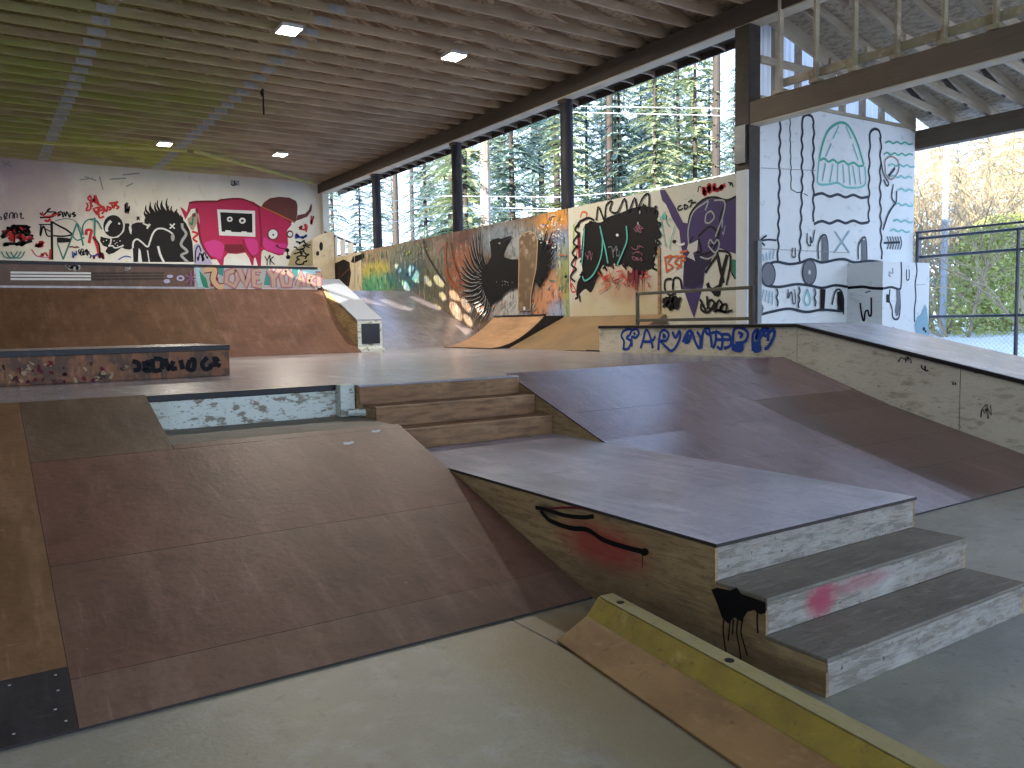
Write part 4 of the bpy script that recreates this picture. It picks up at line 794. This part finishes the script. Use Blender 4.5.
a.line([(175, 195), (185, 120), (205, 160), (220, 190), (230, 110), (262, 90), (250, 140), (290, 150), (330, 75), (350, 150), (385, 70), (400, 130), (430, 70), (462, 50), (465, 125)], .045, BLK)
a.line([(510, 205), (530, 215), (510, 240), (530, 275), (500, 290), (525, 320), (490, 340), (500, 385), (480, 415), (500, 440)], .05, BLK)
for pp in ([(110, 235), (105, 330), (95, 440)], [(195, 225), (210, 300), (200, 400), (160, 490), (115, 525), (100, 500)], [(200, 250), (225, 350), (240, 430)], [(340, 225), (345, 300), (320, 370), (290, 440)]): a.line(pp, .055, DTEAL); a.line(pp, .03, TEAL)
for k in range(5): a.scribble(375+k, 210+k*0, 440, 260, 8, .014, MAGE, 80+k) if k < 2 else a.scribble(365, 330+(k-2)*32, 450, 355+(k-2)*32, 9, .016, MAGE, 80+k)
a.scribble(110, 365, 160, 415, 9, .016, MAGE, 90).scribble(240, 330, 310, 400, 14, .02, GRY, 91).ell(292, 275, 8, 8, WHT).ell(405, 210, 5, 8, MGRY).ell(415, 150, 4, 10, MGRY)
for k in range(26):
    x = rr.uniform(190, 460); y = rr.uniform(460, 560); a.line([(x, y), (x+rr.uniform(-40, 40), y+rr.uniform(-20, 30)), (x+rr.uniform(-40, 40), y+rr.uniform(20, 50))], .022, rr.choice([RED, DRED, ORG]))
for k in range(10):
    x = rr.uniform(350, 465); a.line([(x, 470), (x+rr.uniform(-10, 10), rr.uniform(540, 620))], .05, DRED, taper=True)
a.build('graffiti', wm, 'black cloud shape with teal strokes and red scribbles')
# purple lettering panel
a = Art(0, XW, -1, 650, 170, 4.955)
a.scribble(245, 70, 320, 120, 9, .10, RED, 5).scribble(300, 60, 380, 110, 9, .09, RED, 6).scribble(385, 60, 420, 90, 6, .03, BLK, 7).scribble(235, 75, 255, 110, 4, .02, BLK, 8)
a.fill([(50, 100), (75, 98), (95, 130), (130, 190), (165, 260), (190, 265), (200, 235), (215, 190), (260, 150), (330, 140), (380, 150), (430, 132), (440, 135), (440, 420), (380, 400), (340, 385), (320, 420), (285, 450), (270, 520), (265, 570), (245, 640), (220, 735), (205, 700), (180, 630), (165, 580), (165, 520), (170, 440), (155, 380), (145, 300), (110, 240), (80, 170), (60, 150)], PURP)
a.fill([(170, 440), (230, 420), (320, 405), (300, 460), (265, 500), (265, 560), (215, 590), (170, 575)], DPURP)
for pp, w in (([(190, 270), (205, 210), (260, 150), (320, 135), (380, 150), (430, 130)], .05), ([(380, 150), (350, 230), (340, 330), (290, 390)], .05), ([(240, 330), (300, 280), (340, 330), (310, 400), (250, 420)], .05), ([(215, 330), (190, 380), (220, 400)], .04), ([(240, 340), (255, 400), (230, 410)], .06),
              ([(285, 560), (300, 590), (340, 590), (355, 540), (370, 470), (385, 420)], .09), ([(330, 400), (345, 470), (365, 560)], .08), ([(275, 510), (300, 470), (330, 430)], .06), ([(340, 400), (390, 410), (400, 460), (380, 570)], .05), ([(310, 600), (340, 620), (345, 580)], .07)): a.line(pp, w, BLK)
a.fill([(300, 590), (355, 560), (350, 620), (320, 625)], BLK)
for pp in ([(195, 380), (190, 300), (215, 210), (270, 165), (290, 155), (275, 200)], [(320, 150), (370, 155), (365, 220), (340, 290), (325, 330)], [(275, 260), (280, 220), (305, 205), (320, 235), (295, 262), (275, 260)], [(290, 370), (300, 345), (318, 365), (335, 345), (345, 370), (325, 410), (290, 375)], [(250, 430), (290, 440), (330, 415)]): a.line(pp, .035, MGRY)
a.fill([(190, 370), (215, 360), (240, 345), (235, 400), (215, 410), (225, 450), (205, 440), (185, 430), (200, 410), (185, 395)], PALE)
a.scribble(355, 230, 380, 340, 10, .015, LAV, 12)
for pp in ([(155, 175), (140, 185), (145, 200), (165, 190)], [(170, 170), (175, 195), (190, 180), (172, 172)], [(190, 160), (210, 150), (200, 185)], [(205, 165), (230, 160)]): a.line(pp, .035, BLK)
for pp in ([(75, 430), (85, 510)], [(75, 435), (110, 425), (90, 460), (115, 480), (90, 500)], [(115, 430), (145, 430), (125, 460), (150, 475), (130, 490)], [(155, 425), (155, 485)], [(155, 425), (180, 430)], [(160, 450), (180, 445)], [(150, 410), (185, 400)]): a.line(pp, .045, ORG)
for pp in ([(110, 540), (80, 545), (75, 590), (100, 620), (130, 610)], [(115, 600), (120, 540), (150, 540), (160, 590)], [(260, 650), (255, 690), (290, 705), (320, 660), (300, 645), (285, 690)], [(285, 625), (290, 680), (320, 690)], [(330, 655), (320, 700), (360, 680), (345, 645), (330, 690), (375, 700), (380, 665), (350, 680), (370, 705), (410, 695)], [(250, 640), (280, 700)]): a.line(pp, .05, BLK)
for k in range(8): a.scribble(65, 630, 155, 690, 8, .07, BLK, 200+k)
a.fill([(405, 440), (440, 450), (440, 540), (415, 520)], GRN).line([(400, 430), (405, 500), (425, 540)], .03, BLK)
for k in range(10): a.line([(rr.uniform(50, 130), rr.uniform(200, 400)), (rr.uniform(50, 130), rr.uniform(200, 400))], .02, TEAL) if k % 2 else a.ell(rr.uniform(60, 80), rr.uniform(205, 240), 8, 8, TEAL, n=6)
a.line([(118, 350), (150, 370), (175, 365)], .05, WHT).ell(125, 355, 10, 10, BLK)
a.build('graffiti', wm, 'purple and black angular lettering')

# ------------------------------------------------------------------ white wall line drawing
a = Art(1, YN, -1, 740, 90, 3.072)
def wav(pts, amp, n, k=0):
    out = []
    for i in range(len(pts)-1):
        (x0, y0), (x1, y1) = pts[i], pts[i+1]; L_ = math.hypot(x1-x0, y1-y0); m_ = max(2, int(L_/n))
        for j in range(m_):
            t = j/m_; o = amp*(1 if (len(out)+k) % 2 else -1); out.append((x0+(x1-x0)*t+o*(y1-y0)/L_, y0+(y1-y0)*t-o*(x1-x0)/L_))
    return out+[pts[-1]]
w = .060
a.line(wav([(123, 95), (120, 300), (116, 525)], 2, 21), w, SLATE).line(wav([(153, 85), (157, 305)], 1, 16), .03, SLATE)
a.line([(157, 305), (175, 315), (190, 313)], .02, SLATE).line([(195, 318), (208, 325)], .02, SLATE)
a.line(wav([(182, 530), (186, 420), (190, 300), (190, 110)], 2, 21)+[(193, 85), (205, 76), (220, 82), (226, 100)]+wav([(226, 110), (224, 250), (226, 405)], 2, 21), w, SLATE)
a.line(wav([(226, 320), (300, 325), (395, 328)], 4, 21), w, SLATE).line(wav([(226, 408), (300, 405), (395, 406)], 4, 21), w, SLATE)
a.line(wav([(395, 406), (396, 250), (398, 150)], 2, 22)+[(400, 130), (412, 120), (426, 125), (432, 145)]+wav([(432, 150), (430, 300), (434, 520)], 2, 22), w, SLATE)
T2 = paint('sea green line', (.12, .50, .38)); T3 = paint('pale teal line', (.22, .60, .58))
a.line([(243, 212), (252, 170), (270, 125), (300, 102), (325, 104), (345, 130), (362, 170), (380, 230)], .06, T2).line(wav([(243, 213), (300, 220), (380, 232)], 4, 14), .05, T2).line([(243, 213), (238, 260), (240, 288), (270, 290), (300, 286), (330, 300), (382, 292), (383, 235)], .045, T3)
for pp in ([(303, 110), (285, 150)], [(280, 165), (262, 205)], [(325, 112), (340, 150)], [(345, 165), (362, 215)], [(262, 225), (252, 280)], [(285, 228), (275, 285)], [(315, 228), (320, 285)], [(345, 232), (355, 290)], [(300, 228), (298, 284)], [(333, 232), (338, 292)], [(365, 236), (370, 290)]): a.line(pp, .035, T3, False)
for y, x0, x1 in ((160, 445, 530), (195, 440, 530), (265, 460, 528), (230, 455, 535), (305, 485, 530), (350, 475, 530), (400, 470, 530), (430, 460, 520)): a.line(wav([(x0, y), (x1, y+5)], 3, 11), .04, T2 if y < 200 else T3)
a.line([(445, 240), (445, 215), (465, 205), (485, 220), (485, 250), (465, 275), (448, 262), (445, 240)], .035, PEACH)
a.line([(432, 220), (440, 260), (455, 285), (450, 295), (440, 275)], .04, SLATE).line([(455, 265), (475, 240)], .06, SLATE).line([(470, 290), (465, 330), (478, 345), (480, 310)], .04, SLATE).line([(478, 345), (455, 380), (438, 430)], .05, SLATE)
a.line([(440, 470), (490, 468)], .05, SLATE)
for k in range(6): a.line([(450+k*8, 450), (455+k*8, 470), (450+k*8, 490)], .03, SLATE)
a.line([(110, 462), (85, 460), (65, 463)], .04, SLATE).line([(80, 447), (62, 463), (75, 478)], .04, SLATE)
for pp in ([(205, 440), (205, 470), (215, 478), (215, 450), (220, 470), (228, 430)], [(160, 485), (158, 510), (168, 512), (168, 485)]): a.line(pp, .03, SLATE)
a.line([(290, 435), (335, 500)], .035, LBL, False).line([(335, 432), (288, 500)], .035, LBL, False)
a.line([(240, 520), (238, 480), (248, 450), (262, 448), (268, 480), (268, 525)], .04, SLATE).fill([(250, 450), (262, 450), (268, 480), (268, 528), (250, 525)], GRY)
a.line([(362, 520), (362, 480), (375, 455), (385, 460), (388, 520)], .04, SLATE).fill([(372, 460), (384, 462), (388, 525), (372, 525)], GRY)
a.line([(85, 535), (110, 528), (150, 535), (185, 530), (215, 520), (250, 530), (290, 522), (320, 520), (350, 530), (395, 525), (435, 530)], .055, SLATE)
a.line([(85, 602), (120, 605), (170, 597), (210, 600), (250, 608), (290, 600), (330, 605)], .055, SLATE)
a.ell(85, 567, 21, 36, GRY).line([(85+21*math.cos(t*.35), 567+36*math.sin(t*.35)) for t in range(19)], .03, SLATE).ell(211, 560, 21, 38, GRY).line([(211+21*math.cos(t*.35), 560+38*math.sin(t*.35)) for t in range(19)], .03, SLATE).ell(211, 560, 4, 7, WHT)
for k in range(9):
    if k < 5: a.line([(55+k*12, 500-k*4+8), (62+k*9, 528-k*2)], .03, LBL, False)
    if k < 5: a.line([(62+k*9, 610+k*2), (52+k*11, 640+k*5)], .03, LBL, False)
a.line(wav([(112, 610), (112, 665)], 2, 12), .04, SLATE).line(wav([(180, 605), (178, 670)], 2, 12), .04, SLATE).line([(145, 612), (145, 640), (155, 620), (160, 655), (168, 650), (165, 612)], .03, SLATE).line([(205, 612), (195, 645), (205, 662), (214, 645), (205, 612)], .03, T3)
a.line(wav([(228, 610), (228, 665)], 2, 12), .04, SLATE).fill([(245, 612), (260, 612), (256, 680), (244, 680)], BLK).line([(280, 660), (290, 620), (305, 614), (315, 640), (315, 690)], .04, SLATE).fill([(296, 620), (308, 618), (315, 645), (315, 685), (298, 672)], BLK)
a.line([(60, 690), (100, 680), (150, 672), (200, 682), (250, 675), (310, 680)], .055, SLATE).fill([(50, 650), (62, 652), (70, 670), (65, 690), (50, 690)], GRY)
a.line([(60, 240), (230, 248)], .012, MGRY, False).line([(60, 488), (330, 500)], .012, MGRY, False)
a.build('line_drawing', we, 'dark slate and teal wavy line drawing')
a = Art(0, 13.40, -1, 820, 240, 7.31)
a.line([(205, 350), (260, 345), (320, 342), (380, 352), (465, 355)], .06, BLK).line([(295, 460), (300, 510), (315, 585), (325, 580), (330, 530), (350, 515), (358, 548), (375, 545), (375, 420)], .04, BLK).line([(330, 385), (370, 372)], .02, BLK)
a.build('line_drawing', bo, 'black wavy line with drips')
a = Art(1, 8.45, -1, 820, 240, 7.31)
a.line([(465, 355), (520, 345), (580, 360), (592, 330), (595, 250), (592, 160)], .05, SLATE).line([(700, 160), (708, 230), (695, 320), (700, 420), (690, 500), (690, 600)], .045, SLATE).line([(632, 215), (632, 285), (645, 292), (652, 270), (650, 215)], .03, SLATE)
a.line([(510, 360), (505, 440), (525, 500), (530, 560), (550, 580), (575, 565), (585, 480), (580, 370)], .045, SLATE).fill([(555, 365), (582, 365), (585, 470), (570, 550), (555, 560), (545, 520), (558, 440)], GRY).fill([(483, 395), (503, 400), (503, 460), (483, 455)], BLK)
a.scribble(485, 200, 545, 270, 7, .02, LAV, 5).line([(690, 330), (770, 325)], .01, MGRY).line([(515, 640), (525, 665), (535, 635)], .03, SLATE)
a.fill([(690, 620), (710, 560), (735, 540), (765, 470), (780, 500), (790, 600), (792, 700), (700, 690)], LBL)
a.ell(757, 650, 10, 14, BLK).ell(770, 668, 8, 10, BLK)
a.build('line_drawing', bo, 'slate lines with a pale blue wash')

# ================================================================== outside: fence
fn = thing('chain_link_fence', 'dark steel pipe fence with chain link mesh at the open right side', 'fence', (15.7, 5, 0))
for z in (3.08, 2.72, 1.55): part(MB().tube([(15.66, YN, z), (15.66, .5, z)], .028, 8), 'rail', M_steel, fn)
part(MB().tube([(15.60, YN+.0, 3.20), (15.60, .5, 3.16)], .022, 8), 'rail', M_steel, fn)
for y in (7.28, 4.6, 1.9): part(MB().tube([(15.66, y, 0), (15.66, y, 3.08)], .035, 10), 'post', M_steel, fn)
part(MB().box(15.56, 15.66, YN-.08, YN-.02, 2.6, 3.2), 'wall_bracket', M_steel, fn)
mbm = MB(); sp = .085
for k in range(0, 130):
    ya = .6+k*sp; 
    for sgn in (1, -1):
        y0_, z0_ = ya, .02; h_ = 1.5; y1_ = ya+sgn*h_
        z1_ = z0_+h_
        if y1_ > YN: z1_ -= (y1_-YN); y1_ = YN
        if y1_ < .5: z1_ -= (.5-y1_); y1_ = .5
        if ya > YN: continue
        mbm.tube([(15.66, y0_, z0_), (15.66, y1_, z1_)], .0016, 3)
o = part(mbm, 'chain_link_mesh', M_steel, fn); o['kind'] = 'stuff'

# ================================================================== vegetation
M_fol = [mat('conifer foliage '+n_, c, .8, layers=[(1.2, (1, 1, 1), d_, .4, .65, .8), (6, (1, 1, 1), l_, .52, .7, .7)], trans=.35) for n_, c, d_, l_ in
         (('blue green', (.34, .46, .38), (.13, .21, .19), (.56, .66, .52)), ('yellow green', (.46, .52, .28), (.20, .28, .16), (.72, .72, .42)), ('grey green', (.38, .47, .42), (.16, .23, .21), (.60, .68, .58)))]
M_bark = mat('conifer bark', (.060, .048, .042), .9, layers=[(3, (3, 3, .6), (.05, .038, .03), .45, .65, .8), (1, (1, 1, .5), (.15, .13, .11), .55, .7, .6)])
M_bark_pale = mat('pale bark', (.36, .30, .24), .9, layers=[(3, (3, 3, .6), (.14, .11, .085), .45, .65, .8)])  # lighter bark colour for the one pale trunk
def conifer(seed, H, R, bare, mfol, mbark, dens=1.0):
    r = random.Random(seed); tr = MB(); fo = MB()
    lean = (r.uniform(-.01, .01)*H, r.uniform(-.01, .01)*H)
    tr.tube([(lean[0]*t, lean[1]*t, H*t-.3*(t == 0)) for t in (0, .25, .5, .75, 1)], [H*.0095, H*.008, H*.006, H*.004, .02], 8)
    nw = int(46*dens)
    for i in range(nw):
        t = bare+(1-bare)*(i+r.random()*.8)/nw; z = H*t; rad = R*(1-t)**.75*(.55+.45*min(1, (t-bare)/.12+.3))+.25
        nb = r.randint(5, 7)
        for b_ in range(nb):
            an = r.uniform(0, 6.28); Lb = rad*r.uniform(.6, 1.1); ca, sa = math.cos(an), math.sin(an); cx, cy = lean[0]*t, lean[1]*t
            up_ = r.uniform(-.02, .22)
            def P(s_): return (cx+ca*Lb*s_, cy+sa*Lb*s_, z+Lb*(up_*s_-.42*s_*s_))
            tr.tube([P(0), P(.5), P(1)], [.035, .022, .008], 3)
            ns = max(5, int(Lb*8))
            for k in range(ns):
                s_ = (k+.6)/ns; p = P(s_); wl = (.16+.26*(1-s_)*Lb*.42+r.uniform(0, .14))
                for sd in (-1, 1):
                    a2 = an+sd*r.uniform(.6, 1.2); dx, dy = math.cos(a2)*wl, math.sin(a2)*wl; dz = -r.uniform(.05, .5)*wl
                    w_ = r.uniform(.035, .075); px_, py_ = -math.sin(a2)*w_, math.cos(a2)*w_
                    fo.add([(p[0], p[1], p[2]), (p[0]+dx*.55+px_, p[1]+dy*.55+py_, p[2]+dz*.4), (p[0]+dx, p[1]+dy, p[2]+dz), (p[0]+dx*.55-px_, p[1]+dy*.55-py_, p[2]+dz*.5-.05)], [(0, 1, 2, 3)])
    t_ = bpy.data.objects.new('conifer', None); COL.objects.link(t_)
    def raw(mb, nm, mt):
        me = bpy.data.meshes.new(nm); me.from_pydata(mb.v, [], mb.f); me.materials.append(mt); o = bpy.data.objects.new(nm, me); COL.objects.link(o); o.parent = t_; return o
    raw(tr, 'trunk', mbark); raw(fo, 'foliage', mfol)
    return t_
protos = [conifer(1, 21, 3.1, .12, M_fol[0], M_bark), conifer(2, 24, 3.4, .25, M_fol[2], M_bark), conifer(3, 19, 3.3, .05, M_fol[1], M_bark), conifer(4, 27, 3.2, .42, M_fol[0], M_bark), conifer(5, 16, 2.6, .04, M_fol[1], M_bark), conifer(6, 26, 2.0, .60, M_fol[2], M_bark, .7)]
used = [0]*len(protos)
def put_conifer(k, x, y, sc, rz_, lbl, grp):
    o = protos[k] if not used[k] else copy_tree(protos[k]); used[k] = 1
    o.location = (x, y, -.3); o.scale = (sc, sc, sc); o.rotation_euler = (0, 0, rz_); tag(o, lbl, 'tree', grp)
def dirpos(px, dist):   # a point on the ground in the direction of a picture column
    d = ray(px, 320); d = Vector((d.x, d.y, 0)).normalized(); return d.x*dist, d.y*dist
rr = random.Random(21)
spots = []
for px in range(300, 760, 30):
    for dist, kk in ((38, (0, 2, 4)), (48, (1, 3, 0, 2)), (60, (3, 1, 5))):
        if dist == 38 and rr.random() < .45: continue
        if px < 430 and dist < 50 and rr.random() < .5: continue
        spots.append((rr.choice(kk), px+rr.uniform(-14, 14), dist+rr.uniform(-4, 5), rr.uniform(.72, .98)*(1 if px > 430 else .72)))
for px in (860, 900, 940, 985, 1030, 1080, 1140): spots.append((rr.choice((0, 1, 2)), px, rr.uniform(44, 56), rr.uniform(.6, .8)))
for px in (900, 960, 1010, 1060): spots.append((4, px, rr.uniform(38, 44), rr.uniform(.5, .8)))
rown = {}
for k, px, dist, sc in sorted(spots, key=lambda s_: s_[1]):
    x, y = dirpos(px, dist)
    row = ('front' if dist < 43.5 else 'middle' if dist < 54 else 'rear') if px < 800 else 'woods'; rown[row] = rown.get(row, -1)+1
    if px < 800: put_conifer(k, x, y, sc, rr.uniform(0, 6.28), '%s-row conifer beyond the mural wall, %s from the left in its row' % (row, ordw(rown[row])), 'conifers beyond the mural wall')
    else: put_conifer(k, x, y, sc, rr.uniform(0, 6.28), 'conifer behind the bare bushes at the right edge, %s from the left there' % ordw(rown[row]), 'conifers beyond the fence')
for o in [protos[i] for i in range(len(protos)) if not used[i]]:
    for c in list(o.children): bpy.data.objects.remove(c)
    bpy.data.objects.remove(o)
# bare tall trunks
for px, dist, rad, h_, m_, lbl in ((487, 34, .24, 30, M_bark_pale, 'thick pale trunk standing just right of the second round pole'), (785-70, 40, .22, 26, M_bark, 'straight brown trunk rising behind the foliage near the black corner post'), (610, 42, .22, 28, M_bark, 'brown trunk rising behind the foliage between the right round pole and the corner post'), (398, 45, .16, 26, M_bark, 'thin dark trunk just right of the leftmost round pole'), (414, 48, .14, 25, M_bark, 'thin dark trunk midway between the two left round poles')):
    x, y = dirpos(px, dist)
    t = thing('bare_tree', lbl, 'tree', (x, y, -.3)); mb = MB(); mb.tube([(x, y, -.4), (x+.1, y, h_*.5), (x, y, h_)], [rad, rad*.8, rad*.3], 10)
    for k in range(26):
        z = h_*(.25+.72*k/26); an = rr.uniform(0, 6.28); L_ = rr.uniform(.6, 1.8)
        mb.tube([(x, y, z), (x+L_*math.cos(an), y+L_*math.sin(an), z-L_*rr.uniform(.1, .5))], [.03, .008], 3)
    part(mb, 'trunk', m_, t)

# leafless bushes and trees beyond the fence
M_twig = mat('pale tan twig', (.42, .33, .20), .85, layers=[(2, (1, 1, 1), (.22, .17, .11), .4, .65, .8)])
def twiggy(seed, H, depth=6, spread=.55, m_=None):
    r = random.Random(seed); mb = MB()
    def grow(p, d, L_, rad, lv):
        q = p+d*L_*.5+Vector((r.uniform(-1, 1), r.uniform(-1, 1), 0))*L_*.06; e = q+(d+Vector((r.uniform(-1, 1), r.uniform(-1, 1), r.uniform(-.2, .5)))*.16).normalized()*L_*.5
        mb.tube([p, q, e], [rad, rad*.85, rad*.62], 5 if lv < 3 else 3)
        if lv >= depth: return
        for k in range(r.choice((2, 3, 3))):
            nd = (d+Vector((r.uniform(-1, 1), r.uniform(-1, 1), r.uniform(-.5, .6)))*spread*1.5).normalized()
            grow(e if k < 2 else q, nd, L_*r.uniform(.62, .85), rad*.6, lv+1)
    for s_ in range(r.randint(3, 5)):
        an = r.uniform(0, 6.28); d = Vector((math.cos(an)*.35, math.sin(an)*.35, 1)).normalized()
        grow(Vector((math.cos(an)*.2, math.sin(an)*.2, -.2)), d, H*.26, .055, 0)
    t_ = bpy.data.objects.new('bare_bush', None); COL.objects.link(t_)
    me = bpy.data.meshes.new('branches'); me.from_pydata(mb.v, [], mb.f); me.materials.append(m_ or M_twig); o = bpy.data.objects.new('branches', me); COL.objects.link(o); o.parent = t_
    return t_
bp_ = [twiggy(5, 8.5), twiggy(8, 7.0), twiggy(13, 10)]
ub = [0, 0, 0]
for i, (px, dist, k, sc) in enumerate(((935, 27, 0, 1.0), (965, 26, 1, 1.0), (1000, 28, 2, .95), (950, 29, 2, 1.1), (1020, 28, 0, 1.15), (905, 28, 1, 1.2), (985, 33, 0, 1.3), (1045, 25, 1, 1.2), (1075, 30, 2, 1), (925, 34, 2, 1.15))):
    o = bp_[k] if not ub[k] else copy_tree(bp_[k]); ub[k] = 1; x, y = dirpos(px, dist)
    o.location = (x, y, .2); o.scale = (sc,)*3; o.rotation_euler = (0, 0, i*1.3)
    tag(o, 'leafless pale twiggy bush beyond the fence, %s from the left among the bare bushes' % ordw(sorted((935, 965, 1000, 950, 1020, 905, 985, 1045, 1075, 925)).index(px)), 'bush', 'leafless bushes beyond the fence')
x, y = dirpos(943, 26)
t = thing('pale_pole', 'pale straight slender pole standing among the bare bushes beyond the fence', 'pole', (x, y, 0))
part(MB().tube([(x, y, 0), (x, y, 6.6)], [.10, .08], 10), 'pole_shaft', mat('pale blue grey pole', (.42, .46, .52), .6), t)
part(MB().tube([(x, y, 6.6), (x+.3, y-.2, 7.2)], [.07, .05], 8), 'pole_arm', MATS['pale blue grey pole'], t)
# green bush
def shrub(px, dist, w_, h_, lbl):
    x, y = dirpos(px, dist); t = thing('green_shrub', lbl, 'bush', (x, y, 0)); mb = MB(); r = random.Random(9); st_ = MB()
    for k in range(16000):
        an = r.uniform(0, 6.28); rr_ = math.sqrt(r.random()); hh = r.random(); rad = w_*math.sqrt(max(0, 1-(hh-.25)**2/.6))*rr_
        p = Vector((x+rad*math.cos(an), y+rad*math.sin(an), .3+h_*hh)); d = Vector((r.uniform(-1, 1), r.uniform(-1, 1), r.uniform(-.6, .8)))*.11; e = Vector((r.uniform(-1, 1), r.uniform(-1, 1), r.uniform(-1, 1)))*.05
        mb.add([p, p+d*.5+e, p+d, p+d*.5-e], [(0, 1, 2, 3)])
    for k in range(14):
        an = k*.45; st_.tube([(x, y, 0), (x+w_*.5*math.cos(an), y+w_*.5*math.sin(an), h_*.6)], [.03, .01], 4)
    me = bpy.data.meshes.new('foliage'); me.from_pydata(mb.v, [], mb.f); me.materials.append(mat('bright green leaves', (.62, .64, .24), .7, layers=[(2, (1, 1, 1), (.34, .42, .14), .42, .62, .8)], trans=.3)); o = bpy.data.objects.new('foliage', me); COL.objects.link(o); o.parent = t; o.matrix_parent_inverse = t.matrix_basis.inverted()
    part(st_, 'stems', M_twig, t)
shrub(1003, 27, 1.9, 4.0, 'rounded bright green evergreen shrub beyond the fence at the right edge')

# utility lines
M_wire = mat('pale wire', (.62, .64, .66), .4)
def far_pt(px, py, dist): d_ = ray(px, py).normalized(); return Vector((0, 0, EYE))+d_*dist
for i, (pp, lb_) in enumerate((([(250, 250), (310, 236), (380, 224), (445, 214), (500, 211), (570, 211), (650, 206), (760, 190)], 'lowest overhead wire behind the three round poles'),
    ([(250, 238), (310, 228), (375, 214), (445, 205), (500, 208), (570, 209), (660, 200), (760, 180)], 'overhead wire second from the bottom behind the round poles'),
    ([(260, 222), (375, 203), (445, 196), (560, 197), (650, 190), (760, 168)], 'overhead wire third from the bottom behind the round poles'),
    ([(400, 128), (560, 112), (700, 115), (780, 118)], 'overhead wire second from the top, high between the right pole and corner post'),
    ([(400, 118), (560, 106), (700, 108), (780, 110)], 'topmost overhead wire, high between the right pole and corner post'))):
    tag(MB().tube([far_pt(x, y, 33-4*(x-250)/500) for x, y in pp], .012, 4).build('overhead_wire', M_wire), lb_, 'wire')
